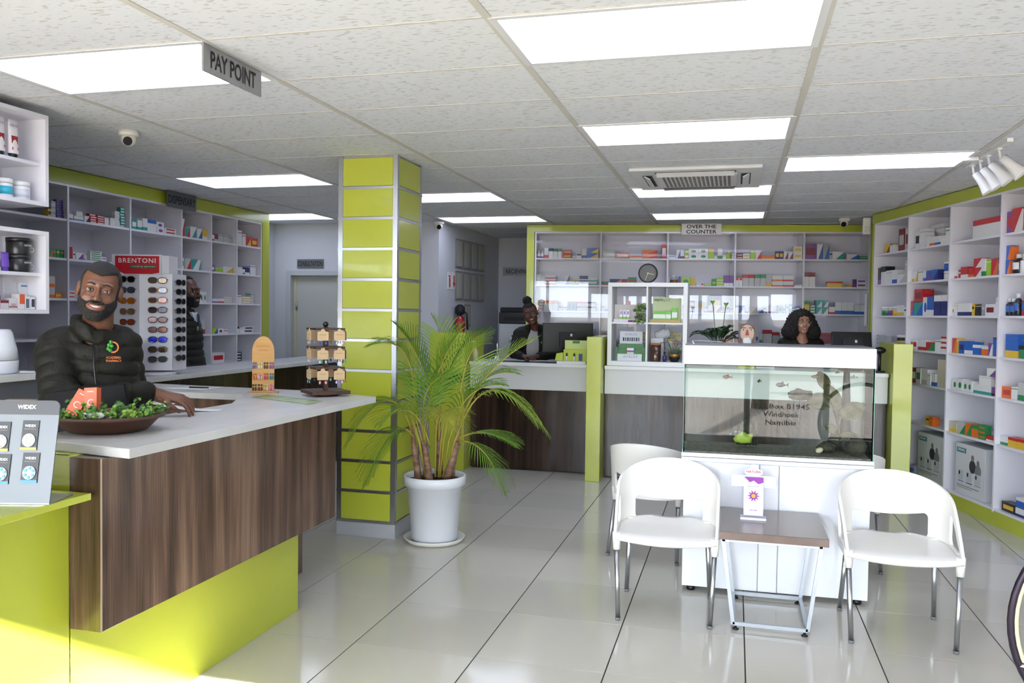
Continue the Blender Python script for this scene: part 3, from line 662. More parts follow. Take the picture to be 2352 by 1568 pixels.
for k in range(7):
    x = -.2 + .018 * k; MB().tube([(x, .06, .02), (x + random.uniform(-.02, .02), .05, .1), (x + random.uniform(-.04, .04), .06, .16 + .06 * random.random())], [.009, .007, .002], 6).build('water_plant_stem', DKG, ft)
blob((-.165, .0, .07), .05, (1.1, .5, .7), mat('#9bb43a', .5), 'lime_ornament', ft, .3)
def fish(label, x, y, z, L, col, rz, fin):
    t = thing('fish', label, 'fish', tuple(basis(ft) @ Vector((x, y, z))), rz, 'fish in the tank')
    mb = MB(); R = [(0, .02), (.12, .13), (.3, .2), (.5, .2), (.75, .1), (.9, .045)]
    mb.tube([(L * (a - .5), 0, 0) for a, _ in R], [L * r for _, r in R], 8, flat=1.); mb.v = [(p[0], p[1] * .5, p[2]) for p in mb.v]; mb.build('body', mat(col, .35, coat=.4), t)
    MB().prism([(L * .38, 0, 0), (L * .62, 0, L * .2), (L * .55, 0, 0), (L * .62, 0, -L * .2)], (0, .0015, 0)).build('tail_fin', mat(fin, .5), t); MB().prism([(-L * .1, 0, L * .17), (L * .15, 0, L * .34), (L * .22, 0, L * .14)], (0, .0015, 0)).build('dorsal_fin', mat(fin, .5), t)
fish('small reddish fish near the glass at the far left of the tank', -.27, -.1, .43, .05, '#8d5a45', 0, '#a23b2a'); fish('dark small fish turned sideways left of tank centre', -.09, -.08, .41, .04, '#3b3d36', 1.0, '#2c2d2a')
fish('dark blue fish in the middle of the tank', .03, -.12, .395, .065, '#27303d', .1, '#20242c'); fish('small orange fish above the driftwood', .215, -.08, .445, .045, '#6b4a3a', 0, '#54382c')
fish('small silver fish near the filter pipe', .41, -.12, .45, .04, '#9aa0a0', .1, '#8a3b30'); fish('tiny brown fish high up beside the filter pipe', .335, -.05, .47, .028, '#6a5a40', .3, '#5a4a35')
fish('tiny blue fish above the lime ornament', -.215, -.1, .115, .022, '#4a86b8', 0, '#3a6a98'); fish('second tiny blue fish low beside the dark plants', -.245, -.1, .1, .018, '#4a86b8', 0, '#3a6a98')
# ------------------------------------------------------------------ palm
RGT = Vector((math.cos(_yaw), math.sin(_yaw), 0)); DEP = Vector((-math.sin(_yaw), math.cos(_yaw), 0))
pot = thing('potted_palm', 'bushy areca palm in a white plastic pot on a saucer beside the lime column', 'plant', (-1.985, 5.47, 0))
POTM = mat('#e9ebf2', .35); MB().lathe([(.155, .02), (.158, .024), (.19, .395), (.212, .397), (.215, .46), (.207, .464), (.196, .46), (.19, .42)], n=40).build('pot', POTM, pot)
MB().lathe([(.16, 0), (.19, .006), (.213, .035), (.206, .038), (.185, .014), (.1, .012)], n=40).build('saucer', mat('#e2e0d8', .45), pot)
so = MB().lathe([(.0, .43), (.06, .435), (.12, .43), (.188, .425)], n=24); so.v = [(p[0], p[1], p[2] + random.uniform(-.008, .012)) for p in so.v]; so.build('soil', mat('#2a1d15', .95, noise=(60, '#4a382a', 1., (1, 1, 1)), bump=(90, .9)), pot)
STEM = mat('#9a7a62', .7, noise=(12, '#5f4234', .9, (1, 1, 3)))
def pw(r, d, z): p = RGT * r + DEP * d; return Vector((p.x, p.y, z))
stems = [(-.11, -.02, .80, -.16, -.02), (-.03, -.07, .70, -.08, -.05), (.03, .04, .82, .02, .05), (.08, -.03, .80, .17, -.04), (-.06, .06, .66, -.1, .1), (.1, .07, .66, .16, .12)]
for a, b, z, c, d in stems: MB().tube([pw(a, b, .41), pw(a + (c - a) * .2, b, .5), pw(a + (c - a) * .6, (b + d) / 2, .62), pw(c, d, z)], [.032, .024, .02, .013], 9).build('stem', STEM, pot)
FROND = []
def leafm(c1, c2):
    m, nt, p, out = newmat('palm_leaf'); L = nt.links.new; p.inputs['Base Color'].default_value = lin(c1); p.inputs['Roughness'].default_value = .38
    tr = nd(nt, 'ShaderNodeBsdfTranslucent'); tr.inputs[0].default_value = lin(c2); mx = nd(nt, 'ShaderNodeMixShader'); mx.inputs[0].default_value = .3
    L(p.outputs[0], mx.inputs[1]); L(tr.outputs[0], mx.inputs[2]); L(mx.outputs[0], out.inputs[0]); return m
PLM = [leafm('#6a962c', '#98c440'), leafm('#88aa3e', '#b0ca50'), leafm('#4f7c26', '#76a636'), leafm('#a4aa44', '#c0be50')]; RACH = mat('#a89a3c', .5)
def frond(base, mid, tip, w, mi, droop=.25, n=21):
    B, M_, T = Vector(base), Vector(mid), Vector(tip); C = M_ * 2 - (B + T) * .5
    def q(t): return B * (1 - t) ** 2 + C * 2 * t * (1 - t) + T * t * t
    mb = MB(); mb.tube([q(i / 14) for i in range(15)], [.007 - .0055 * i / 14 for i in range(15)], 6, 1)
    side0 = None
    for i in range(n):
        t = .26 + .74 * i / (n - 1); p = q(t); tg = (q(min(1, t + .01)) - q(t - .01)).normalized()
        sd_ = tg.cross(Vector((0, 0, 1)))
        if sd_.length < .3: sd_ = tg.cross(DEP)
        sd_.normalize(); upv = sd_.cross(tg).normalized()
        L = w * 1.22 * (.45 + .55 * math.sin(PI * min(1, (t - .2) / .8 * .95 + .12))) * (1 - .35 * max(0, t - .75) / .25)
        for s in (-1, 1):
            d = (sd_ * s * (.80 - .35 * t) + tg * (.62 + .3 * t) + upv * .25).normalized(); L2 = L * random.uniform(.88, 1.08)
            wv = tg * .0062; P_ = [p + d * (L2 * a) + Vector((0, 0, -droop * L2 * a * a)) for a in (0, .35, .72, 1.)]
            ww = [.5, 1.0, .7, .05]; vs = []
            for k in range(4): vs += [tuple(P_[k] - wv * ww[k] + upv * .002), tuple(P_[k]), tuple(P_[k] + wv * ww[k] + upv * .002)]
            fs = []
            for k in range(3): fs += [(k * 3, k * 3 + 1, k * 3 + 4, k * 3 + 3), (k * 3 + 1, k * 3 + 2, k * 3 + 5, k * 3 + 4)]
            mb._add(vs, fs, 0, True)
    mb.build('frond', [PLM[mi], RACH], pot)
random.seed(11)
for b, m_, t_, w, mi, dr in (
    ((-.15, -.02, .78), (-.20, .02, 1.26), (-.42, -.06, 1.36), .22, 0, .35), ((-.16, -.03, .76), (-.32, -.10, .98), (-.55, -.18, .74), .20, 1, .5), ((-.14, -.05, .72), (-.26, -.2, .78), (-.42, -.28, .48), .2, 0, .5),
    ((-.08, -.05, .70), (.0, -.02, 1.12), (.16, -.02, 1.45), .30, 0, .15), ((.16, -.04, .80), (.36, -.06, 1.16), (.66, -.12, 1.40), .24, 1, .15), ((.17, -.04, .78), (.40, -.12, 1.06), (.74, -.2, .82), .20, 1, .6),
    ((.16, -.05, .72), (.34, -.18, .78), (.54, -.26, .72), .18, 0, .3), ((.15, -.05, .70), (.33, -.28, .68), (.47, -.34, .45), .17, 0, .5), ((.02, .05, .82), (.10, .12, 1.22), (.32, .16, 1.44), .30, 2, .25),
    ((.0, .03, .80), (-.10, .02, 1.2), (-.26, -.06, 1.48), .28, 2, .25), ((-.06, -.06, .68), (-.06, -.18, 1.0), (.06, -.28, 1.16), .26, 0, .3), ((-.03, -.06, .66), (-.14, -.24, .92), (-.30, -.36, .88), .22, 1, .4),
    ((.12, .1, .66), (.28, .12, 1.06), (.52, .2, 1.16), .24, 0, .35), ((.03, -.04, .7), (.06, -.22, .92), (.14, -.38, .84), .22, 3, .4), ((.14, .0, .76), (.2, .02, 1.2), (.30, -.06, 1.36), .28, 1, .2),
    ((-.08, .1, .64), (-.02, .28, 1.02), (.12, .42, 1.08), .24, 2, .4), ((.0, .0, .74), (.04, .06, 1.24), (-.02, .1, 1.52), .26, 1, .2), ((.1, -.02, .7), (.22, -.1, 1.0), (.44, -.14, 1.1), .24, 0, .35)):
    frond(pw(*b), pw(*m_), pw(*t_), w, mi, dr)
for k in range(9):
    a = random.uniform(-.12, .16); MB().tube([pw(a * .6, -.03, .45), pw(a, -.05, .7), pw(a * 1.6, -.07, .9)], [.006, .005, .003], 6).build('leaf_stalk', RACH, pot)
# ------------------------------------------------------------------ ceiling gear
ac = thing('air_conditioner', 'white ceiling cassette air conditioner with slotted grille', 'air conditioner', (-.305, 6.70, CEIL))
ACW = mat('#e6e6e6', .4); MB().box(-.475, -.475, -.028, .475, .475, 0).build('panel', ACW, ac, bevel=.01); MB().box(-.30, -.30, -.04, .30, .30, -.028).build('grille_plate', ACW, ac, bevel=.006)
for s in (-1, 1):
    MB().box(-.29, s * .36 - .035, -.031, .29, s * .36 + .035, -.027).build('air_slot', mat('#3a3a3c', .5), ac); m = MB().box(-.28, -.03, -.003, .28, .03, .003); m.build('louver', ACW, ac, loc=(0, s * .365, -.04), rot=(s * .5, 0, 0))
    MB().box(s * .36 - .035, -.26, -.031, s * .36 + .035, .26, -.027).build('air_slot', mat('#3a3a3c', .5), ac); m = MB().box(-.03, -.25, -.003, .03, .25, .003); m.build('louver', ACW, ac, loc=(s * .365, 0, -.04), rot=(0, -s * .5, 0))
_gb = MB().box(-.26, -.0075, -.042, .26, .0075, -.0395).mesh('grille_gap', mat('#4a403c', .6))
for k in range(14): link('grille_gap', _gb, ac, loc=(0, -.24 + k * .037, 0))
_gv = MB().box(-.006, -.27, -.0425, .006, .27, -.040).mesh('grille_rib', ACW)
for k in range(17): link('grille_rib', _gv, ac, loc=(-.256 + k * .032, 0, 0))
def dome(label, x, y, dz=0, face=(0, -1)):
    t = thing('dome_camera', label, 'security camera', (x, y, CEIL + dz)); cw_ = mat('#e8e4da', .45); fx, fy = face
    MB().lathe([(.058, 0), (.058, -.028), (.05, -.034)], n=20).build('base', cw_, t); MB().sphere((0, 0, -.052), .043, 16).build('ball', cw_, t); MB().cyl((fx * .025, fy * .025, -.062), (fx * .044, fy * .044, -.072), .026, n=14).build('lens', mat('#060607', .5, spec=.2), t)
dome('white dome camera on the ceiling beside the cosmetics shelf', -3.60, 4.40, 0, (.5, -.85)); dome('white dome camera at the corner of the alcove wall', -3.37, 9.34, -.01, (.3, -.95)); dome('white dome camera before the rear lime fascia', 1.12, 9.75, 0, (-.25, -.97))
mo = thing('motion_sensor', 'small white sensor at the ceiling corner where the two lime fascias meet', 'sensor', (1.33, 9.62, CEIL - .1)); MB().box(-.04, -.02, -.09, .04, .05, .09).build('housing', mat('#e9e7e0', .45), mo, bevel=.012); MB().box(-.028, -.026, -.07, .028, -.02, -.01).build('sensor_window', mat('#d5d3cb', .3), mo, bevel=.004)
tk = thing('track_light', 'white ceiling track with four spotlights near the wall shelving', 'spotlight', (1.56, 6.15, CEIL)); TW = mat('#f0efec', .35)
MB().box(-.017, -.52, -.022, .017, .50, 0).build('track', TW, tk); MB().box(-.12, .05, -.03, -.02, .14, 0).build('connector', TW, tk, bevel=.008)
for k, y in enumerate((.30, .12, -.07, -.30)):
    hd = MB().lathe([(.0, .0), (.026, .0), (.028, .06), (.034, .10), (.048, .15), (.05, .158), (.045, .155), (.03, .11)], n=18); hd.xf(Matrix.Translation((.02, y, -.075)) @ Matrix.Rotation(2.55 - .05 * k, 4, Vector((.35, 1, 0)))); sp = hd.build('spot_head', TW, tk)
    MB().box(-.012, y - .02, -.03, .012, y + .02, -.02).build('adapter', TW, tk); MB().cyl((0, y, -.02), (.01, y, -.08), .008, n=8).build('spot_arm', TW, tk)
# ------------------------------------------------------------------ people (implicit surfaces turned into meshes)
def smin(a, b, k):
    if k <= 0: return np.minimum(a, b)
    h = np.clip(.5 + .5 * (b - a) / k, 0, 1); return b + (a - b) * h - k * h * (1 - h)
def smax(a, b, k): return -smin(-a, -b, k)
def ell(P, c, r):
    x, y, z = (P[0] - c[0]) / r[0], (P[1] - c[1]) / r[1], (P[2] - c[2]) / r[2]; k0 = np.sqrt(x * x + y * y + z * z) + 1e-9
    return (k0 - 1) * min(r) * (k0 / np.maximum(k0, .3))
def cone(P, a, b, ra, rb, tt=False):
    ax, ay, az = a; d = [b[i] - a[i] for i in range(3)]; L2 = sum(q * q for q in d)
    x, y, z = P[0] - ax, P[1] - ay, P[2] - az; t = np.clip((x * d[0] + y * d[1] + z * d[2]) / L2, 0, 1)
    r = np.sqrt((x - d[0] * t) ** 2 + (y - d[1] * t) ** 2 + (z - d[2] * t) ** 2) - (ra + (rb - ra) * t)
    return (r, t * math.sqrt(L2)) if tt else r
def surf(f, lo, hi, h):
    ax = [np.arange(lo[i], hi[i] + h, h, dtype=np.float32) for i in range(3)]; sh = tuple(len(a) for a in ax); B = 6
    cx = [np.arange(0, n, B) for n in sh]; cc = [lo[i] + (cx[i] + (B - 1) / 2) * h for i in range(3)]
    cv = np.asarray(f(tuple(g.astype(np.float32) for g in np.meshgrid(*cc, indexing='ij'))))
    rep = lambda a: a.repeat(B, 0).repeat(B, 1).repeat(B, 2)[:sh[0], :sh[1], :sh[2]]
    v = rep(cv).astype(np.float32).copy(); act0 = rep(np.abs(cv) < B * h * 1.25 + .012); I0 = np.nonzero(act0)
    v[I0] = f(tuple((np.float32(lo[i]) + I0[i].astype(np.float32) * np.float32(h)) for i in range(3)))
    ins = v < 0; n = [s - 1 for s in v.shape]; acc = np.zeros(tuple(n) + (3,), np.float32); cnt = np.zeros(n, np.int16)
    cor = [(i, j, k) for i in (0, 1) for j in (0, 1) for k in (0, 1)]
    sl = lambda c: tuple(slice(c[q], c[q] + n[q]) for q in range(3))
    for a in cor:
        for q in range(3):
            if a[q]: continue
            b = list(a); b[q] = 1; va, vb = v[sl(a)], v[sl(b)]; m = (va < 0) != (vb < 0)
            t = np.where(m, va / np.where(va == vb, 1, va - vb), 0)
            for w in range(3): acc[..., w] += np.where(m, (a[w] + (t if w == q else 0)), 0)
            cnt += m
    act = cnt > 0; idx = -np.ones(n, np.int64); I = np.argwhere(act); idx[act] = np.arange(len(I))
    V = (acc[act] / cnt[act][:, None] + I) * h + np.array(lo, np.float32); F = []
    for q in range(3):
        o1, o2 = [(1, 2), (2, 0), (0, 1)][q]
        s0 = [slice(None)] * 3; s1 = [slice(None)] * 3; s0[q] = slice(0, -1); s1[q] = slice(1, None)
        for o in (o1, o2): s0[o] = slice(1, -1); s1[o] = slice(1, -1)
        A, B = ins[tuple(s0)], ins[tuple(s1)]; E = np.argwhere(A != B); sg = A[A != B]
        base = E.copy(); base[:, o1] += 1; base[:, o2] += 1
        def cell(d1, d2): c = base.copy(); c[:, o1] += d1; c[:, o2] += d2; return idx[c[:, 0], c[:, 1], c[:, 2]]
        Q = np.stack([cell(-1, -1), cell(0, -1), cell(0, 0), cell(-1, 0)], 1); Q[~sg] = Q[~sg][:, ::-1]; F.append(Q)
    F = np.concatenate(F); F = F[(F >= 0).all(1)]; return V, F
def npmesh(name, V, F, m, parent, kind=None):
    me = bpy.data.meshes.new(name); me.from_pydata(V.tolist(), [], F.tolist())
    for q in (m if isinstance(m, (list, tuple)) else [m]): me.materials.append(q)
    me.polygons.foreach_set('use_smooth', [True] * len(F)); me.update(); return link(name, me, parent, kind=kind)
class Head:
    def __init__(s, c, yaw=0, roll=0, pitch=0, k=1.): s.c = Vector(c); s.R = (Matrix.Rotation(yaw, 3, 'Z') @ Matrix.Rotation(roll, 3, 'Y') @ Matrix.Rotation(pitch, 3, 'X')); s.k = k
    def loc(s, P):
        x, y, z = P[0] - s.c[0], P[1] - s.c[1], P[2] - s.c[2]; R = s.R
        return tuple((x * R[0][i] + y * R[1][i] + z * R[2][i]) / s.k for i in range(3))
    def w(s, p): return s.c + s.R @ (Vector(p) * s.k)
    def skull(s, H):
        d = ell(H, (0, .018, .032), (.075, .096, .086)); d = smin(d, ell(H, (0, -.018, -.04), (.064, .072, .078)), .03); return d
    def face(s, H, lean=1.):
        X, Y, Z = H; A = (np.abs(X), Y, Z); d = s.skull(H)
        d = smin(d, cone(A, (.046, .0, -.055), (.012, -.068, -.102), .022, .02), .025)            # jaw
        d = smin(d, ell(A, (.040, -.066, -.032), (.022, .02, .02)), .02)                            # cheek
        d = smin(d, cone(A, (0, -.088, .026), (.042, -.074, .024), .010, .010), .014)               # brow
        d = smin(d, cone(H, (0, -.088, .014), (0, -.112, -.030), .0075, .0115), .012)               # nose
        d = smin(d, ell(A, (.0125, -.101, -.034), (.0095, .011, .008)), .007)
        d = smax(d, -ell(A, (.031, -.100, .001), (.018, .013, .012)), .012)                         # socket
        d = smin(d, ell(A, (.031, -.078, .001), (.0165, .0155, .0155)), .004)                       # lids
        d = smax(d, -ell(A, (.031, -.0945, .0005), (.0138, .012, .0056)), .002)                     # eye opening
        d = smin(d, ell(H, (0, -.084, -.066), (.034, .018, .022)), .014)                            # mouth mound
        d = smin(d, ell(H, (0, -.082, -.105), (.02, .016, .015)), .015)                             # chin
        d = smax(d, -smin(cone(A, (0, -.104, -.0675), (.027, -.090, -.0585), .0075, .003), 1e3, 0), .003)  # open smile
        d = smin(d, ell(A, (.079, .018, -.004), (.011, .021, .032)), .006); d = smax(d, -ell(A, (.090, .010, -.001), (.007, .011, .018)), .004)
        return d
    def extras(s, par, iris, brow, lip, teeth=True):
        E = mat('#e8e2dc', .15); IR = mat(iris, .1, coat=.6); PU = mat('#050505', .1, coat=.6)
        for sx in (-1, 1):
            c = Vector((.031 * sx, -.0782, .0005)); mb = MB().sphere((0, 0, 0), .0128, 20); mb.v = [(p[0], p[2], p[1]) for p in mb.v]
            mm = []
            for f in mb.f:
                ce = sum((Vector(mb.v[i]) for i in f), Vector()) / len(f); a = math.acos(max(-1, min(1, -ce.normalized().y))); mm.append(2 if a < .22 else 1 if a < .52 else 0)
            mb.m = mm; mb.v = [tuple(s.w(Vector(p) + c)) for p in mb.v]; mb.build('eye', [E, IR, PU], par)
            b = [s.w((sx * .014, -.097, .0235)), s.w((sx * .03, -.094, .0285)), s.w((sx * .05, -.078, .0215))]; MB().tube(b, [.0028 * s.k, .0034 * s.k, .0012 * s.k], 8).build('eyebrow', mat(brow, .8), par)
            MB().tube([s.w((sx * (.031 + .0155 * q), -.0925 + .006 * abs(q) ** 2 + (.004 if q > 0 else 0), .0062 - .0055 * q * q)) for q in (-1, -.5, 0, .5, 1)], [.0009 * s.k] * 5, 6).build('eyelid', mat('#140c08', .6), par)
        if teeth:
            t = MB().tube([s.w((x, -.0945 + 9. * x * x, -.0645 + 10.5 * x * x)) for x in (-.026, -.018, -.009, 0, .009, .018, .026)], [.001 * s.k, .0052 * s.k, .0062 * s.k, .0064 * s.k, .0062 * s.k, .0052 * s.k, .001 * s.k], 10); t.build('teeth', mat('#efeae0', .2, coat=.4), par)
        for nm, dz, r, sg in (('upper_lip', .0075, .0036, 1), ('lower_lip', -.0085, .0048, -1)):
            pts = [s.w((x, -.1025 + 11.5 * x * x, -.0665 + dz * (1 - (x / .031) ** 2) + 9.5 * x * x)) for x in (-.031, -.023, -.012, 0, .012, .023, .031)]
            MB().tube(pts, [.001 * s.k, r * .75 * s.k, r * s.k, r * s.k, r * s.k, r * .75 * s.k, .001 * s.k], 8).build(nm, mat(lip, .35), par)
def hand(d, P, wrist, dirv, side, up, curl=.9, k=.9, thumb=1, spread=.2):
    """unions a five-fingered hand into the field d; dirv = towards the knuckles, side = towards the little finger, up = back of the hand"""
    w = Vector(wrist); D = Vector(dirv).normalized(); S_ = Vector(side); S_ = (S_ - D * S_.dot(D)).normalized(); U = Vector(up); U = (U - D * U.dot(D) - S_ * U.dot(S_)).normalized()
    for q in (-.028, -.01, .01, .028): d = smin(d, cone(P, w + D * .005 + S_ * q * .55, w + D * .088 * k + S_ * q, .016 * k, .0125 * k), .014)
    for i, L in enumerate((.074, .082, .076, .06)):
        o = (-.03, -.0095, .011, .031)[i]; b = w + D * .088 * k + S_ * o; dd = (D + S_ * spread * o / .03).normalized(); ang = curl * (.35, .8, 1.05)[0]
        p = b
        for j, (fr, a) in enumerate(((.45, .35), (.3, .8), (.25, 1.15))):
            v = dd * math.cos(a * curl) - U * math.sin(a * curl); q_ = p + v * (L * fr * k * 1.05); r = (.0098, .0088, .0076)[j] * k * (1 if i < 3 else .88)
            d = smin(d, cone(P, p, q_, r, r * .92), .004); p = q_
    t0 = w + D * .022 * k - S_ * .022; t1 = t0 + (D * .55 - S_ * .62 - U * .3) * .042 * k * thumb; t2 = t1 + (D * .9 - S_ * .12 - U * .45) * .032 * k; t3 = t2 + (D * .9 + S_ * .15 - U * .5) * .024 * k
    d = smin(d, cone(P, t0, t1, .0145 * k, .0115 * k), .012); d = smin(d, cone(P, t1, t2, .0115 * k, .0098 * k), .004); d = smin(d, cone(P, t2, t3, .0098 * k, .008 * k), .003)
    return d
def puff(d, t, pitch=.062, amp=.0085): return d - amp * 1.35 * np.abs(np.sin(PI * t / pitch)) ** .4 + amp * .8
def jacket_mat(c):
    m, nt, p, out = newmat('quilted_nylon'); L = nt.links.new; p.inputs['Base Color'].default_value = lin(c); p.inputs['Roughness'].default_value = .62; p.inputs['Specular IOR Level'].default_value = .25
    tc = nd(nt, 'ShaderNodeTexCoord'); n = nd(nt, 'ShaderNodeTexNoise'); n.inputs['Scale'].default_value = 26; n.inputs['Detail'].default_value = 5; n.inputs['Distortion'].default_value = 1.2; L(tc.outputs['Object'], n.inputs[0])
    b = nd(nt, 'ShaderNodeBump'); b.inputs['Strength'].default_value = .45; b.inputs['Distance'].default_value = .012; L(n.outputs[0], b.inputs['Height']); L(b.outputs[0], p.inputs['Normal']); return m
JK = jacket_mat('#15140e')
def skinm(c, c2): return mat(c, .42, noise=(14, c2, .5, (1, 1, 1)))
def legs(par, cx, cy, hip=.92, w=.09, col='#1c1e24', z0=0.):
    def f(P):
        d = ell(P, (cx, cy, hip), (.17, .12, .13))
        for sx in (-1, 1): d = smin(d, cone(P, (cx + sx * w, cy, hip - .05), (cx + sx * (w + .01), cy - .01, .5), .085, .06), .04); d = smin(d, cone(P, (cx + sx * (w + .01), cy - .01, .5), (cx + sx * (w + .01), cy + .01, z0 + .09), .06, .048), .03)
        return d
    V, F = surf(f, (cx - .25, cy - .2, z0 + .03), (cx + .25, cy + .2, hip + .16), .016); npmesh('trousers', V, F, mat(col, .8), par)
    for sx in (-1, 1): MB().sphere((cx + sx * (w + .01), cy - .05, z0 + .045), .13, 12, 0, (.38, 1., .34)).build('shoe', BLACKM, par)
def region_hair(Hd, off, keep, lo, hi, h, par, m, name='hair', extra=None):
    def f(P):
        H = Hd.loc(P); d = (Hd.face(H) if name == 'beard' else Hd.skull(H)) - off; d = smax(d, keep(H), .006)
        return extra(P, H, d) if extra else d
    V, F = surf(f, lo, hi, h); return npmesh(name, V, F, m, par)
HAIRB = mat('#0d0a09', .75, bump=(160, .9))
# --- man at the pay point
MS = 1.05
def man_one():
    t = thing('person', 'smiling bearded man in dark quilted jacket leaning on the pay counter', 'person', (-2.60 * MS, 3.0 * MS, CAMH * (1 - MS)), _yaw); t.scale = (MS,) * 3
    Hd = Head((0.0, 0, 1.652), yaw=.40, roll=.17, pitch=.03, k=1.02)
    SH, EL, WR = (-.185, .0, 1.405), (-.09, -.15, 1.185), (.225, -.02, 1.222)
    def body(P):
        H = Hd.loc(P); d = Hd.face(H)
        d = smin(d, cone(P, (-.012, .02, 1.58), (-.045, .06, 1.43), .058, .066), .02)
        d = smin(d, ell(P, (-.05, .07, 1.30), (.15, .09, .16)), .03)
        d = smin(d, cone(P, (-.15, .02, 1.38), EL, .05, .04), .03); d = smin(d, cone(P, EL, WR, .04, .028), .02); d = smin(d, cone(P, WR, (.252, -.005, 1.215), .028, .026), .015)
        return hand(d, P, (.255, 0, 1.214), (.93, .22, -.22), (.2, .9, .12), (.3, -.15, .95), 1.0, .98, spread=.35)
    V, F = surf(body, (-.26, -.22, 1.08), (.47, .20, 1.80), .0032); npmesh('body', V, F, skinm('#6b4430', '#5a3726'), t)
    Hd.extras(t, '#1d0f08', '#0c0807', '#7d4a40')
    def keep(H):
        A = (np.abs(H[0]), H[1], H[2]); d = np.minimum(.060 - H[2] + .28 * A[0] * (H[1] < 0), np.minimum(np.maximum(-.026 - H[1], .020 - H[2]), np.maximum(.040 - H[1], -.05 - H[2])))
        return np.maximum(d, -ell(A, (.08, .014, -.004), (.03, .026, .04)))
    region_hair(Hd, .005, keep, (-.13, -.14, 1.6), (.13, .16, 1.80), .0035, t, HAIRB)
    def bk(H):
        X = np.abs(H[0]); low = np.maximum(H[2] + .040 - .30 * np.maximum(0, X - .03), H[1] - .006)
        side = np.maximum(np.maximum(H[1] - .004, -.026 - H[1]), np.maximum(H[2] - .026, .05 - X))
        d = np.minimum(low, side); d = np.maximum(d, -ell((X, H[1], H[2]), (.03, -.09, -.022), (.034, .05, .026)))
        d = np.maximum(d, -ell(H, (0, -.1, -.0645), (.036, .04, .0165))); return np.maximum(d, -ell((X, H[1], H[2]), (.082, .018, -.004), (.03, .028, .04)))
    region_hair(Hd, .003, bk, (-.14, -.15, 1.49), (.14, .1, 1.72), .0032, t, HAIRB, 'beard')
    MB().tube([Hd.w((x, -.1065 + 8 * x * x, -.0505 + 5 * x * x)) for x in (-.03, -.02, -.008, 0, .008, .02, .03)], [.002, .0045, .005, .004, .005, .0045, .002], 8).build('moustache', HAIRB, t)
    def jk(P):
        d = ell(P, (-.068, .07, 1.30), (.19, .135, .21)); d = smin(d, ell(P, (-.075, .075, 1.05), (.185, .145, .24)), .06)
        d = smin(d, cone(P, (-.16, .03, 1.415), (.045, .12, 1.42), .078, .074), .04); d = puff(d, P[2] + .12 * P[0], .062, .010)
        a, ta = cone(P, SH, EL, .085, .068, True); b, tb_ = cone(P, EL, (.205, -.03, 1.225), .070, .047, True); d = smin(d, puff(a, ta, .06, .009), .025); d = smin(d, puff(b, tb_ + .03, .06, .009), .02)
        c, tc_ = cone(P, (.03, .15, 1.385), (.05, .22, 1.13), .074, .06, True); d = smin(d, puff(c, tc_, .06, .009), .03); d = smin(d, cone(P, (.05, .22, 1.13), (.10, .13, .98), .06, .045), .02)
        x, y, z = P[0] + .036, P[1] - .045, P[2] - 1.478 + .42 * (P[0] + .036); r = np.sqrt(x * x + y * y * .8); col = np.sqrt((r - .082) ** 2 + (z / 2.3) ** 2) - .017; d = smin(d, col, .015)
        hole = cone(P, (-.02, .0, 1.66), (-.035, .03, 1.44), .062, .060); d = smax(d, -hole, .01)
        return smax(d, -cone(P, (.03, -.06, 1.54), (.012, -.07, 1.41), .055, .006), .008)
    V, F = surf(jk, (-.33, -.26, .84), (.36, .29, 1.57), .006); npmesh('jacket', V, F, JK, t)
    MB().tube([(.005, -.062, 1.43), (.012, -.074, 1.34), (.028, -.078, 1.2), (.034, -.078, 1.08), (.036, -.074, .95)], .004, 6).build('zip', BLACK, t)
    for r, c, dx, nm in ((.021, '#c9702c', .0, 'orange_emblem'),): MB().torus((.082, -.052, 1.415), r, .0035, 'Y', 20, 6).build(nm, mat(c, .6), t)
    for (ax, az) in ((.066, 1.425), (.074, 1.437), (.063, 1.409), (.078, 1.42), (.072, 1.402)): MB().sphere((ax, -.056, az), .008, 8).build('green_emblem', mat('#35912f', .7), t)
    text('ACADEMIA\nPHARMACY', mat('#b5642c', .6), t, (.088, -.060, 1.366), (1, .25, 0), (0, -.1, 1), w=.06, h=.024, world=False, bold=.02)
    legs(t, -.06, .09, .9, z0=CAMH * (MS - 1) / MS)
man_one()
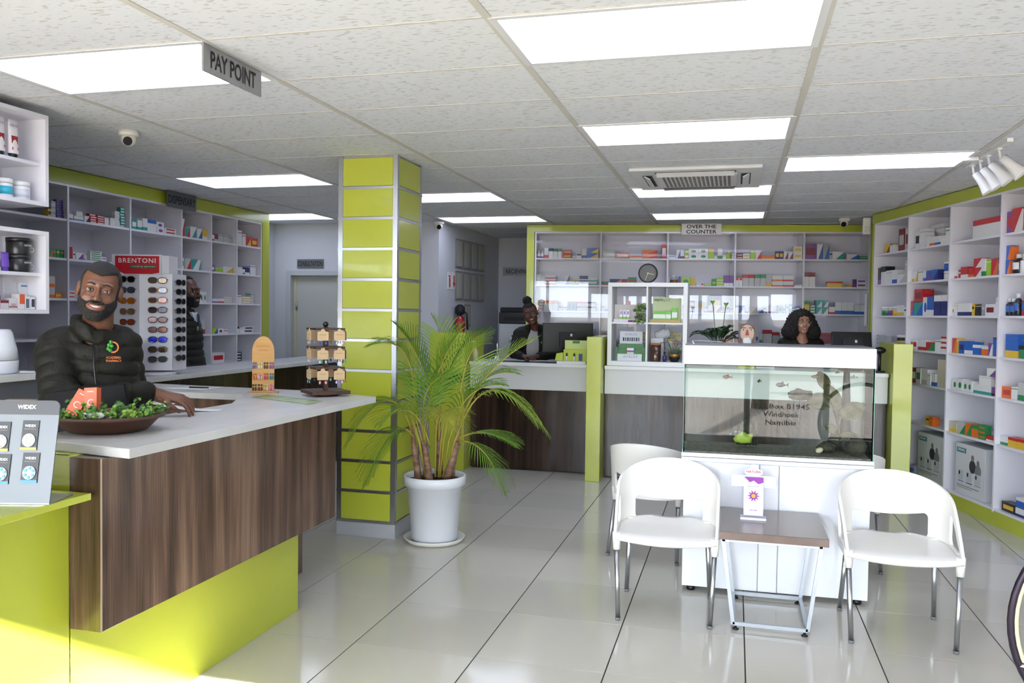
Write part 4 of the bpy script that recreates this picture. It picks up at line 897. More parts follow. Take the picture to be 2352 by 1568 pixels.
# --- man in profile behind the dispensary counter
def man_two():
    t = thing('person', 'bearded man in profile wearing dark quilted jacket, shirt and tie behind the sunglasses display', 'person', (-4.60, 6.35, 0), _yaw)
    Hd = Head((0, 0, 1.742), yaw=1.42, roll=-.02, pitch=.08, k=1.08)
    def body(P):
        H = Hd.loc(P); d = Hd.face(H); d = smin(d, cone(P, (-.02, 0, 1.66), (-.04, .0, 1.5), .058, .064), .02); d = smin(d, ell(P, (-.02, .0, 1.34), (.1, .15, .16)), .03)
        for sy in (-1, 1): d = smin(d, cone(P, (-.03, sy * .16, 1.44), (-.01, sy * .2, 1.16), .05, .04), .03); d = smin(d, cone(P, (-.01, sy * .2, 1.16), (.12, sy * .16, .93), .04, .03), .02)
        for sy in (-1, 1): d = hand(d, P, (.13, sy * .155, .915), (.5, 0, -.86), (-.8, 0, -.4), (0, sy, 0), .5, .95)
        return d
    V, F = surf(body, (-.2, -.27, .75), (.24, .27, 1.9), .0055); npmesh('body', V, F, skinm('#573626', '#4a2c1f'), t)
    Hd.extras(t, '#1d0f08', '#0c0807', '#6d3f38')
    keep = lambda H: np.maximum(np.minimum(.082 - H[2] + .3 * np.maximum(0, .02 - H[1]), np.minimum(np.maximum(.01 - H[1], .02 - H[2]), np.maximum(.045 - H[1], -.05 - H[2]))), -ell((np.abs(H[0]), H[1], H[2]), (.08, .014, -.004), (.03, .026, .04)))
    region_hair(Hd, .003, keep, (-.16, -.14, 1.66), (.16, .14, 1.9), .005, t, mat('#1a120d', .8, bump=(160, .9)))
    bk = lambda H: np.maximum(np.minimum(H[2] + .04, np.maximum(np.maximum(H[1], -.03 - H[1]), np.maximum(H[2] - .02, .05 - np.abs(H[0])))), np.maximum(H[1] - .015, -ell(H, (0, -.1, -.0645), (.036, .04, .0165))))
    region_hair(Hd, .005, bk, (-.12, -.14, 1.57), (.18, .14, 1.79), .005, t, HAIRB, 'beard')
    def jk(P):
        d = ell(P, (-.015, 0, 1.34), (.135, .2, .22)); d = smin(d, ell(P, (.0, 0, 1.05), (.15, .19, .26)), .06); d = smin(d, cone(P, (-.03, -.15, 1.45), (-.03, .15, 1.45), .075, .075), .04); d = puff(d, P[2], .062, .010)
        for sy in (-1, 1): a, ta = cone(P, (-.03, sy * .185, 1.43), (-.01, sy * .215, 1.16), .078, .062, True); d = smin(d, puff(a, ta, .06, .008), .03); b, tb_ = cone(P, (-.01, sy * .215, 1.16), (.11, sy * .17, .95), .062, .046, True); d = smin(d, puff(b, tb_, .06, .008), .02)
        x, y, z = P[0] + .03, P[1], P[2] - 1.555; r = np.sqrt(x * x + y * y); d = smin(d, np.sqrt((r - .078) ** 2 + (z / 2.2) ** 2) - .016, .015); d = smax(d, -cone(P, (-.02, 0, 1.72), (-.035, 0, 1.5), .060, .06), .01)
        return smax(d, -cone(P, (.12, -.02, 1.58), (.12, 0, 1.46), .05, .02), .01)
    V, F = surf(jk, (-.22, -.31, .84), (.24, .31, 1.62), .008); npmesh('jacket', V, F, JK, t)
    MB().prism([(.062, -.07, 1.56), (.062, .07, 1.56), (.095, .03, 1.47), (.095, -.03, 1.47)], (-.02, 0, 0)).build('shirt', mat('#c9ced6', .7), t)
    MB().prism([(.09, -.018, 1.545), (.09, .018, 1.545), (.112, .024, 1.40), (.112, -.024, 1.40)], (.008, 0, 0)).build('tie', mat('#20304a', .6), t)
    MB().sphere((.125, -.09, 1.42), .018, 10, 0, (.5, 1, 1.2)).build('emblem', mat('#7a8a3a', .6), t); legs(t, -.02, 0, .92)
man_two()
# --- receptionist with bun
def woman_one():
    t = thing('person', 'smiling woman with a high bun and open dark jacket at the rear counter monitor', 'person', (-2.164, 8.95, 0), _yaw)
    Hd = Head((0, 0, 1.590), yaw=-.05, roll=-.26, pitch=.02, k=.98)
    def body(P):
        H = Hd.loc(P); d = Hd.face(H); d = smin(d, cone(P, (.028, .02, 1.52), (.06, .06, 1.39), .046, .052), .02); d = smin(d, ell(P, (.05, .08, 1.24), (.14, .085, .19)), .03)
        for sx in (-1, 1): d = smin(d, cone(P, (.05 + sx * .15, .08, 1.36), (.05 + sx * .215, -.05, 1.15), .045, .037), .03); d = smin(d, cone(P, (.05 + sx * .215, -.05, 1.15), (.0 + sx * .075, -.26, 1.135), .037, .024), .02)
        d = hand(d, P, (-.07, -.27, 1.138), (.8, -.45, -.1), (.45, .8, 0), (.1, -.1, 1), .7, .86); d = hand(d, P, (.085, -.25, 1.14), (-.85, -.25, -.1), (.3, -.8, 0), (-.1, -.1, 1), .7, .86, thumb=.9); return d
    V, F = surf(body, (-.24, -.4, 1.02), (.33, .24, 1.73), .0048); npmesh('body', V, F, skinm('#5b3626', '#4b2c1e'), t)
    Hd.extras(t, '#160c07', '#0c0807', '#7a3d3a')
    keep = lambda H: np.minimum(.066 - H[2] + .35 * np.abs(H[0]) * (H[1] < 0), np.maximum(-(H[1] - .005), -(H[2] + .045)))
    def bun(P, H, d): return smin(d, ell(H, (0, .035, .150), (.052, .052, .050)) - .004 * np.sin(H[0] * 160) * np.sin(H[2] * 170), .02)
    region_hair(Hd, .008, keep, (-.16, -.14, 1.5), (.14, .18, 1.86), .006, t, HAIRB, 'hair', bun)
    def jk(P):
        d = ell(P, (.05, .085, 1.24), (.195, .125, .24)); d = smin(d, cone(P, (-.09, .08, 1.37), (.19, .08, 1.37), .068, .068), .04)
        for sx in (-1, 1): d = smin(d, cone(P, (.05 + sx * .165, .075, 1.355), (.05 + sx * .225, -.05, 1.16), .07, .056), .03); d = smin(d, cone(P, (.05 + sx * .225, -.05, 1.16), (.0 + sx * .095, -.235, 1.135), .056, .042), .02)
        d = puff(d, P[2], .075, .005); x, y, z = P[0] - .05, P[1] - .05, P[2] - 1.425; r = np.sqrt(x * x + y * y); d = smin(d, np.sqrt((r - .082) ** 2 + (z / 2.4) ** 2) - .015, .015)
        d = smax(d, -cone(P, (.03, .02, 1.56), (.055, .05, 1.38), .056, .056), .01)
        return smax(d, -cone(P, (.04, -.045, 1.47), (.02, -.075, 1.05), .058, .09), .01)
    V, F = surf(jk, (-.28, -.32, .98), (.38, .26, 1.52), .008); npmesh('jacket', V, F, JK, t)
    V, F = surf(lambda P: smax(ell(P, (.045, .075, 1.235), (.172, .108, .215)), -cone(P, (.04, -.06, 1.5), (.04, -.05, 1.40), .05, .02), .01), (-.2, -.12, .98), (.3, .25, 1.5), .012); npmesh('top', V, F, mat('#a9a7a5', .8), t)
    for (dx, dz, c) in ((.13, 1.275, '#3fae3a'), (.15, 1.262, '#3fae3a'), (.142, 1.235, '#b5642c')): MB().sphere((dx, -.042 + .03 * (dx - .13), dz), .013, 8, 0, (1, .4, 1)).build('emblem', mat(c, .6), t)
    MB().sphere((.035, -.022, 1.395), .006, 8).build('pendant', CHROME, t); legs(t, .05, .1, .9)
woman_one()
# --- woman with glasses
def woman_two():
    t = thing('person', 'woman with voluminous curly dark hair and thin glasses behind the fish tank', 'person', (.66, 8.98, .045), _yaw)
    Hd = Head((0, 0, 1.497), yaw=-.06, roll=.02, pitch=.06, k=.93)
    def body(P):
        H = Hd.loc(P); d = Hd.face(H); d = smin(d, cone(P, (0, .02, 1.42), (.01, .05, 1.30), .047, .055), .02); d = smin(d, ell(P, (.01, .07, 1.16), (.14, .09, .18)), .03)
        for sx in (-1, 1): d = smin(d, cone(P, (.01 + sx * .15, .07, 1.27), (.01 + sx * .21, -.02, 1.05), .045, .037), .03); d = smin(d, cone(P, (.01 + sx * .21, -.02, 1.05), (sx * .1, -.2, 1.14), .037, .025), .02); d = hand(d, P, (sx * .09, -.21, 1.145), (-sx * .6, -.7, -.1), (-sx * .6, .6, 0) if sx < 0 else (.6, -.3, 0), (0, -.1, 1), .6, .86)
        return d
    V, F = surf(body, (-.26, -.4, .98), (.28, .24, 1.66), .0052); npmesh('body', V, F, skinm('#a87c64', '#96694f'), t)
    Hd.extras(t, '#3a2415', '#1a110c', '#9a5450')
    def hr(P):
        H = Hd.loc(P); d = Hd.skull(H) - .010; A = (np.abs(H[0]), H[1], H[2]); d = smin(d, cone(A, (.075, .03, .03), (.125, .03, -.11), .055, .085), .05); d = smin(d, ell(H, (0, .07, -.04), (.15, .08, .16)), .04)
        d = smax(d, -ell(H, (0, -.115, -.03), (.074, .115, .11)), .012); d = smax(d, -cone(H, (0, -.08, -.09), (0, -.02, -.22), .05, .06), .01); d = np.maximum(d, -(H[2] + .215))
        return d - .011 * np.sin(P[0] * 105 + 3 * np.sin(P[2] * 40)) * np.sin(P[2] * 92 + 2 * np.sin(P[0] * 50)) * np.sin(P[1] * 95 + 1)
    V, F = surf(hr, (-.26, -.14, 1.21), (.26, .2, 1.68), .007); npmesh('hair', V, F, mat('#150e0c', .7, bump=(120, 1.)), t)
    def jk(P):
        d = ell(P, (.01, .075, 1.14), (.2, .125, .23)); d = smin(d, cone(P, (-.13, .07, 1.275), (.15, .07, 1.275), .068, .068), .04)
        for sx in (-1, 1): d = smin(d, cone(P, (.01 + sx * .165, .065, 1.26), (.01 + sx * .22, -.02, 1.06), .07, .056), .03); d = smin(d, cone(P, (.01 + sx * .22, -.02, 1.06), (sx * .11, -.18, 1.14), .055, .042), .02)
        d = puff(d, P[2], .07, .005); d = smax(d, -cone(P, (0, -.02, 1.47), (.01, .02, 1.29), .062, .058), .01); return smax(d, -cone(P, (.01, -.08, 1.33), (.01, -.09, 1.2), .045, .01), .01)
    V, F = surf(jk, (-.29, -.26, .88), (.31, .24, 1.38), .009); npmesh('jacket', V, F, JK, t); V, F = surf(lambda P: smax(ell(P, (.01, .07, 1.13), (.17, .105, .215)), P[2] - 1.30, .01), (-.2, -.1, .9), (.22, .2, 1.36), .014); npmesh('top', V, F, BLACKM, t)
    GD = mat('#c9b48a', .25, metal=.9)
    for sx in (-1, 1):
        ring = [Hd.w((sx * .033 + .025 * math.cos(a), -.107, -.003 + .021 * math.sin(a))) for a in [2 * PI * i / 20 for i in range(21)]]; MB().tube(ring, .0013, 6, cap=False).build('glasses_rim', GD, t); MB().tube([Hd.w((sx * .058, -.107, .004)), Hd.w((sx * .078, .01, .008))], .0013, 6).build('glasses_arm', GD, t)
    MB().tube([Hd.w((-.009, -.108, .003)), Hd.w((0, -.112, .007)), Hd.w((.009, -.108, .003))], .0013, 6).build('glasses_bridge', GD, t); legs(t, .01, .09, .86, z0=-.045)
woman_two()
ORDN7 = ['first', 'second', 'third', 'fourth', 'fifth', 'sixth', 'seventh']; ORDN9 = ORDN7 + ['eighth', 'ninth']
# ------------------------------------------------------------------ pay point things
def onray(o, r, d, z): return Vector(o) + RGT * r + DEP * d + Vector((0, 0, z))
# battery display stand
ws = thing('battery_stand', 'brushed silver hearing battery display board with black header on the lime bench', 'display stand', (-2.26, 2.13, .956), _yaw)
LEAN = .22
def bd(x, h, off=0): return Vector((x, LEAN * h - off, h + LEAN * off))
def plate(x0, x1, h0, h1, t, m, name, par, off=0, r=0):
    if r:
        q = []
        for cx, cz, a0 in ((x1 - r, h1 - r, 0), (x0 + r, h1 - r, 90)):
            for k in range(6): a = math.radians(a0 + 90 * k / 5); q.append(bd(cx + r * math.cos(a), cz + r * math.sin(a), off))
        q += [bd(x0, h0, off), bd(x1, h0, off)]
    else: q = [bd(x0, h0, off), bd(x1, h0, off), bd(x1, h1, off), bd(x0, h1, off)]
    return MB().prism(q, tuple(bd(0, 0, t) - bd(0, 0, 0))).build(name, m, par)
plate(-.2, .19, 0, .32, .004, mat('#606366', .4, metal=.3), 'board', ws, 0, .02); plate(-.2, .19, .275, .32, .0008, mat('#2a2a2c', .4), 'header', ws, .0042, .02)
MB().box(-.2, -.004, 0, .19, .14, .004).build('foot_plate', mat('#a9acae', .3, metal=.7), ws)
text('WIDEX', mat('#f2f2f2', .4), ws, bd(.085, .299, .0055), (1, 0, 0), tuple(bd(0, 1) - bd(0, 0)), w=.06, h=.013, world=False, bold=.03)
def blister(x, h, c, label, k):
    p_ = basis(ws) @ bd(x, h, .006); t = thing('battery_pack', label, 'battery pack', p_, _yaw, 'battery blister packs')
    w, H = .052, .092
    def q(a, b, o=0): return bd(0, 0) + Vector((a, LEAN * b - o, b + LEAN * o))
    MB().prism([q(-w / 2, 0), q(w / 2, 0), q(w / 2, H), q(-w / 2, H)], tuple(q(0, 0, .0012))).build('card', mat('#1c1c1e', .45), t)
    MB().prism([q(-w / 2, 0, .0013), q(w / 2, 0, .0013), q(w / 2, .008, .0013), q(-w / 2, .008, .0013)], tuple(q(0, 0, .0006))).build('colour_strip', mat(c[1], .45), t)
    MB().prism([q(.021 * math.cos(a), .03 + .021 * math.sin(a), .0013) for a in [2 * PI * i / 20 for i in range(20)]], tuple(q(0, 0, .003))).build('blister_disc', mat('#55585a', .15, coat=.5), t)
    for i in range(6):
        a = 2 * PI * i / 6 + .5; cx, cz = .0138 * math.cos(a), .03 + .0138 * math.sin(a)
        MB().prism([q(cx + .0052 * math.cos(b), cz + .0052 * math.sin(b), .0044) for b in [2 * PI * i2 / 10 for i2 in range(10)]], tuple(q(0, 0, .0012))).build('battery', mat(c[0], .4), t)
    text('WIDEX', mat('#e8e8e8', .4), t, q(0, .075, .002), (1, 0, 0), tuple(q(0, 1) - q(0, 0)), w=.036, world=False, bold=.03)
    text('hearing aid batteries', mat('#9a9a9a', .4), t, q(0, .065, .002), (1, 0, 0), tuple(q(0, 1) - q(0, 0)), w=.036, world=False)
YEL, BLU = ('#e4dc9a', '#e2c13c'), ('#4a8fe0', '#3f86e0')
blister(.105, .165, YEL, 'yellow battery pack on the display board, nearest the counter', 0); blister(.015, .16, YEL, 'yellow battery pack at the picture edge of the display board', 1)
blister(.118, .065, BLU, 'blue battery pack on the display board, nearest the counter', 2); blister(.028, .06, BLU, 'blue battery pack at the picture edge of the display board', 3)
# bowl with greenery
bw = thing('planter_bowl', 'brown oval bowl filled with leafy artificial greenery on the pay counter', 'planter', (-2.36, 2.765, 1.10), _yaw)
BR = mat('#4a2f20', .5); MB().lathe([(.11, 0), (.125, .004), (.135, .014), (.165, .05), (.182, .055), (.185, .066), (.178, .068), (.165, .056), (.12, .03), (0, .028)], n=44, sx=1.15, sy=1.1).build('bowl', BR, bw)
random.seed(21); vs = []; GRN = [mat('#3f6d28', .5), mat('#6d9a34', .5), mat('#24481c', .55)]
st = MB(); lf = MB()
for k in range(80):
    a = random.uniform(0, 2 * PI); r = .195 * math.sqrt(random.random()); x, y = r * math.cos(a), r * math.sin(a) * .9; hz = .065 + random.uniform(.0, .06) * (1 - .3 * r / .17); tip = Vector((x * 1.22, y * 1.15, hz)); ba = Vector((x * .75, y * .75, .035)); st.tube([ba, (ba + tip) / 2 + Vector((0, 0, .012)), tip], .0012, 5)
    mi = random.choice((0, 0, 1, 1, 2))
    for j in range(8):
        u = random.uniform(.45, 1.1); c = ba.lerp(tip, u); n_ = Vector((random.gauss(0, .7), random.gauss(-.5, .7), random.gauss(.6, .5))).normalized(); b1 = n_.orthogonal().normalized(); b2 = n_.cross(b1); s_ = random.uniform(.005, .0085); ce = c + n_ * .008 + b1 * random.uniform(-.012, .012)
        lf._add([tuple(ce + (b1 * math.cos(q) + b2 * math.sin(q)) * s_ * (1.2 if i == 0 else 1) - n_ * .0012 * (i % 2)) for i, q in enumerate([2 * PI * i / 7 for i in range(7)])], [tuple(range(7))], mi)
st.build('twigs', GRN[0], bw, kind='stuff'); lf.build('leaves', GRN, bw, kind='stuff')
for k in range(10):
    a = -.6 + .3 * k; MB().sphere((.15 * math.cos(a) * (1 if k < 6 else .8), -.1 + .02 * (k % 3), .085 - .004 * (k % 4)), .011, 8, 0, (1.1, .7, .8)).build('leaf_rosette', mat('#9ab84a', .5), bw)
ORG = mat('#dd6236', .45)
def orangebox(label, loc, rot, w=.05, d=.035, h=.105):
    t = thing('serum_box', label, 'box', loc, 0, 'orange skincare boxes', rot=rot); MB().box(-w / 2, -d / 2, 0, w / 2, d / 2, h).build('carton', ORG, t, bevel=.001)
    text('C', mat('#f4e6dc', .5), t, (0, -d / 2, h * .45), (1, 0, 0), (0, 0, 1), h=.026, world=False); MB().box(-.012, -d / 2 - .0005, h * .84, .012, -d / 2, h * .87).build('print', mat('#f4e6dc', .5), t)
orangebox('orange carton tilting sideways in the greenery bowl', onray((-2.36, 2.765, 1.10), -.125, -.03, .06), (-.25, .45, _yaw)); orangebox('orange carton standing upright in the greenery bowl', onray((-2.36, 2.765, 1.10), -.045, -.03, .064), (-.15, -.06, _yaw))
for k, (r, lab) in enumerate(((-.012, 'small white packet in the bowl beside the upright orange carton'), (.028, 'small white packet with dark print in the greenery bowl'))):
    t = thing('packet', lab, 'packet', onray((-2.36, 2.765, 1.10), r, -.13, .062), _yaw); mb = MB().sphere((0, 0, .012), .022, 12, 0, (1, .6, .6)); mb.build('wrapper', mat('#dfe2ea', .3), t); MB().box(-.006, -.0145, .008, .006, -.012, .018).build('print', mat('#3a4a5a', .5), t)
# till monitor seen from behind
tm = thing('till_monitor', 'black till monitor seen from behind between the man and the greenery bowl', 'monitor', (-2.625, 2.90, 1.10), _yaw)
MB().prism([(-.17, 0, -.06), (.225, 0, -.03), (.18, .03, .165), (-.15, .03, .122)], (0, .02, 0)).build('screen_back', mat('#08080a', .6, spec=.15), tm, bevel=.004); MB().box(-.05, -.004, -.03, .06, .02, .04).build('mount', BLACKM, tm); MB().box(-.1, -.04, -.1, .1, .08, -.08).build('base', BLACKM, tm)
text('monitor', mat('#8a8a8a', .5), tm, (.09, .026, .088), (1, 0, .09), (0, .2, 1), w=.04, world=False) if 0 else None
def sheet(name, label, pts, m, cat, curl=0, z=1.1012):
    mb = MB(); n = 8; a, b, c, d = [Vector((p[0], p[1], 0)) for p in pts]
    vs = []; 
    for i in range(n + 1):
        for j in range(5):
            p = a.lerp(b, i / n).lerp(d.lerp(c, i / n), j / 4); vs.append((p.x, p.y, z + curl * (1 - i / n) ** 2 + .0006))
    mb._add(vs, [(i * 5 + j, (i + 1) * 5 + j, (i + 1) * 5 + j + 1, i * 5 + j + 1) for i in range(n) for j in range(4)], 0, True); o = mb.build(name, m); s_ = o.modifiers.new('t', 'SOLIDIFY'); s_.thickness = .0008; s_.offset = 1; return tag(o, label, cat)
sheet('receipt', 'curled white receipt under the man\'s fingers on the counter', ((-2.62, 3.36), (-2.37, 3.55), (-2.34, 3.47), (-2.59, 3.28)), mat('#e9e9ea', .6), 'receipt', .05); sheet('receipt', 'small folded white slip beside the man\'s hand', ((-2.66, 3.42), (-2.58, 3.48), (-2.54, 3.40), (-2.62, 3.34)), mat('#dfe3ea', .6), 'receipt', .08, 1.13)
sheet('paper_sheet', 'white paper sheet lying on the counter return', ((-3.35, 4.36), (-3.05, 4.36), (-3.02, 4.56), (-3.32, 4.58)), mat('#e4e4e8', .6), 'paper'); sheet('leaflet', 'green printed leaflet laminated flat on the pay counter', ((-2.56, 4.10), (-2.10, 3.89), (-2.11, 4.06), (-2.56, 4.26)), mat('#b7c49a', .35, noise=(9, '#7fa066', .9, (1, 1, 1))), 'leaflet')
pn = MB().cyl((-3.2, 4.44, 1.107), (-3.08, 4.46, 1.107), .005, .004, 8).build('pen', BLACK); tag(pn, 'black pen lying on the white paper sheet', 'pen')
# earring tower
DW = mat('#3a2418', .5, noise=(8, '#5a3824', .8, (1, 6, 1))); KR = mat('#c2a67e', .7)
es = thing('earring_tower', 'dark wooden three-tier earring stand on the pay counter corner', 'display stand', (-2.25, 4.36, 1.10), _yaw + .55)
MB().cyl((0, 0, 0), (0, 0, .012), .075, n=24).build('turntable', BLACK, es); MB().box(-.11, -.11, .012, .11, .11, .032).build('base', DW, es, bevel=.002); MB().box(-.012, -.012, .032, .012, .012, .39).build('post', DW, es); MB().sphere((0, 0, .405), .016, 14).build('knob', BLACK, es)
TZ = (.165, .28, .385)
for z in TZ: MB().box(-.085, -.085, z - .012, .085, .085, z).build('tier_board', DW, es)
CC = [('pink', '#e2a0a4'), ('red', '#c23a34'), ('mint', '#8fd0b4'), ('lilac', '#b99ac8'), ('navy', '#2f4a8a'), ('dark grey', '#3f4650'), ('orange', '#c8762c'), ('silver', '#b9bcc0'), ('teal', '#4ab8b0'), ('rose', '#d88a94')]
kk = 0
for ti, z in enumerate(TZ):
    for side in range(4):
        for j in (-.048, .048) if side < 3 else (0,):
            a = side * PI / 2 - PI / 2; n_ = Vector((math.cos(a), math.sin(a), 0)); s_ = Vector((-math.sin(a), math.cos(a), 0)); lp = n_ * .094 + s_ * j + Vector((0, 0, z - .072)); cn, cc = CC[(kk * 3 + ti) % 10]; p_ = basis(es) @ lp
            t = thing('earring_card', '%s earrings on kraft card, %s tier, %s card of the wooden tower' % (cn, ('lowest', 'middle', 'top')[ti], ORDN7[kk % 7]), 'earrings', p_, es.rotation_euler.z + a + PI / 2, 'carded earrings')
            MB().prism([(-.03, 0, .002), (.03, 0, .002), (.032, 0, .008), (.032, 0, .048), (.028, 0, .052), (.013, 0, .054), (.009, 0, .066), (-.009, 0, .066), (-.013, 0, .054), (-.028, 0, .052), (-.032, 0, .048), (-.032, 0, .008)], (0, -.0012, 0)).build('card', KR, t)
            MB().box(-.02, -.0016, .034, .02, -.0012, .036).build('print', mat('#7a6a52', .7), t); MB().tube([(0, .012, .068), (0, .0, .072), (0, -.004, .06)], .001, 5).build('hook', CHROME, t)
            for sx in (-1, 1):
                e = MB().tube([(sx * .016, -.003, .012), (sx * .017, -.004, -.004)], .0008, 5, 1); e.sphere((sx * .017, -.004, -.012), .0075, 10, 0, (.9, .35, 1.2)); e.build('earring', [mat(cc, .35), CHROME], t)
            kk += 1
# wooden arch board with clip-on earrings
ab = thing('earring_board', 'pale wooden arch board with three rows of earrings on the counter', 'display stand', (-2.63, 4.33, 1.10), _yaw + .18)
q = [(-.062, 0, .006), (.062, 0, .006), (.062, 0, .24)] + [(.062 * math.cos(a), 0, .24 + .09 * math.sin(a)) for a in [PI * i / 14 for i in range(1, 14)]] + [(-.062, 0, .24)]
MB().prism(q, (0, .006, 0)).build('arch_panel', WOODL, ab); MB().box(-.085, -.035, 0, .085, .05, .006).build('base', WOODL, ab); text('EARRINGS', mat('#b07a3a', .6), ab, (0, 0, .265), (1, 0, 0), (0, 0, 1), w=.07, world=False) if 0 else None
for x0_, w_, z_ in ((-.04, .08, .268), (-.028, .056, .245)): MB().box(x0_, -.0006, z_, x0_ + w_, 0, z_ + .009).build('burnt_lettering', mat('#b98548', .7), ab)
ec = ['#4a62b8', '#4a62b8', '#d8d4a0', '#d8d4a0', '#3a3a2c', '#5a3a28', '#7a4a8a', '#7a4a8a', '#c86a2c', '#c86a2c', '#d49ab0', '#d49ab0', '#c2424a', '#c2424a', '#2f6a7a', '#2f6a7a', '#3a2420', '#3a2420', '#241414', '#5a2420', '#b9b070', '#cfc7a0', '#c86a94', '#d88aa8']
en = ['blue', 'cream', 'brown', 'violet', 'orange', 'pink', 'red', 'teal', 'maroon', 'black', 'sand', 'rose']
for r, z in enumerate((.175, .112, .048)):
    for k in range(4):
        i = r * 8 + k * 2; p_ = basis(ab) @ Vector((-.048 + .032 * k, -.003, z)); t = thing('earring_pair', '%s drop earring pair on the arch board, %s row' % (en[r * 4 + k], ('upper', 'middle', 'bottom')[r]), 'earrings', p_, ab.rotation_euler.z, 'earrings on the arch board')
        for s in (0, 1): e = MB().sphere((s * .014 - .007, -.002, 0), .0058, 8, 0, (1, .5, 1)); e.sphere((s * .014 - .007, -.003, -.021), .0105, 10, 0, (.55, .3, 1.2)); e.build('earring', mat(ec[i + s], .35), t)
# ------------------------------------------------------------------ sunglasses display
bs = thing('sunglasses_stand', 'white sunglasses display tower with red header on the dispensary counter', 'display stand', (-4.16, 5.33, 1.10), _yaw)
PW = mat('#e4e4ec', .35)
MB().lathe([(.17, 0), (.17, .012), (.15, .02)], n=30).build('turntable', PW, bs)
PN = [((-.27, -.02), (-.06, -.075)), ((-.06, -.075), (.155, -.01)), ((.158, -.01), (.185, .17))]
for (a, b) in PN: MB().prism([(a[0], a[1], .03), (b[0], b[1], .03), (b[0], b[1], .74), (a[0], a[1], .74)], (.0, .006, 0)).build('rack_panel', PW, bs)
MB().prism([(-.25, .0, .03), (.14, .02, .03), (.17, .17, .03), (-.2, .2, .03)], (0, 0, .7)).build('core', PW, bs)
MB().box(-.26, -.075, .73, .10, -.06, .875).build('header_board', PW, bs); MB().prism([(-.235, -.076, .865), (.085, -.076, .865), (.085, -.076, .745), (.03, -.076, .735), (-.17, -.076, .735), (-.235, -.076, .765)], (0, -.002, 0)).build('red_header', mat('#c22230', .4), bs); MB().box(.10, -.06, .74, .15, .1, .87).build('header_side', PW, bs)
text('BRENTONI', mat('#f2f2f2', .5), bs, (-.075, -.079, .832), (1, 0, 0), (0, 0, 1), w=.27, h=.034, world=False, bold=.012, space=1.15); MB().box(-.13, -.0785, .776, .065, -.077, .800).build('green_label', mat('#2c6a4c', .5), bs); text('reading glasses', mat('#cfe0d4', .5), bs, (-.03, -.0795, .788), (1, 0, 0), (0, 0, 1), w=.17, h=.014, world=False)
MB().box(.06, -.062, .06, .15, -.03, .71).build('mirror_strip', MIRROR, bs) if 0 else None
def sunglasses(label, loc, rz, fr, ln, rough=.08):
    t = thing('sunglasses', label, 'sunglasses', loc, rz, 'sunglasses on the display tower'); F_ = mat(fr, .3, coat=.4)
    for sx in (-1, 1):
        c = Vector((sx * .034, 0, 0)); pts = []
        for i in range(18):
            a = 2 * PI * i / 18; ca, sa = math.cos(a), math.sin(a); pts.append(Vector((c.x + .029 * math.copysign(abs(ca) ** .75, ca), .006 * abs(c.x + .029 * ca) / .06, .021 * math.copysign(abs(sa) ** .8, sa))))
        MB().tube(pts + [pts[0]], .0026, 6, cap=False).build('rim', F_, t); MB()._add([tuple(p) for p in pts], [tuple(range(18))]).build('lens', mat(ln, rough, metal=.55), t)
        MB().tube([(sx * .064, .007, .008), (sx * .068, .03, .006), (sx * .067, .12, -.006)], .0025, 6).build('temple', F_, t)
    MB().tube([(-.008, 0, .006), (0, -.001, .009), (.008, 0, .006)], .0026, 6).build('bridge', F_, t)
SG1 = [('#3a2a2c', '#2a2024', 'black-pink'), ('#1c1a1e', '#6a6c80', 'black sporty'), ('#b8382a', '#d88a1c', 'red with amber mirror lenses'), ('#b8302c', '#8a9a70', 'red with green mirror lenses'), ('#2a1c18', '#c8502c', 'black with fire mirror lenses')]
SG2 = [('#3a2a22', '#6a5a48', 'dark brown'), ('#c2843a', '#5a5a60', 'tan'), ('#a8874a', '#6a4c48', 'honey'), ('#6a1c20', '#2c2c34', 'burgundy'), ('#2a1a18', '#5a4448', 'black-brown'), ('#2c1e1a', '#6a4c44', 'rounded brown'), ('#1a1a24', '#2030c8', 'blue mirror'), ('#1c1a18', '#5a4a3c', 'small black'), ('#3a3a3c', '#5a5c5c', 'grey')]
for k, (f_, l_, nm) in enumerate(SG1): a, b = PN[0]; m_ = (a[0] * .45 + b[0] * .55, a[1] * .45 + b[1] * .55); sunglasses('%s sunglasses, column beside the man on the display tower' % nm, basis(bs) @ Vector((m_[0], m_[1] - .02, .695 - .078 * k)), _yaw - .26, f_, l_)
for k, (f_, l_, nm) in enumerate(SG2): a, b = PN[1]; m_ = ((a[0] + b[0]) / 2 + .02, (a[1] + b[1]) / 2); sunglasses('%s sunglasses, tall column on the display tower' % nm, basis(bs) @ Vector((m_[0], m_[1] - .022, .69 - .072 * k)), _yaw + .29, f_, l_)
for k in range(9): a, b = PN[2]; m_ = ((a[0] + b[0]) / 2, (a[1] + b[1]) / 2); sunglasses('dark sunglasses seen edge-on, %s down on the tower side facing the profile man' % ORDN9[k], basis(bs) @ Vector((m_[0] + .02, m_[1] - .01, .68 - .07 * k)), _yaw + 1.42, '#17171a', '#2a2a2c')
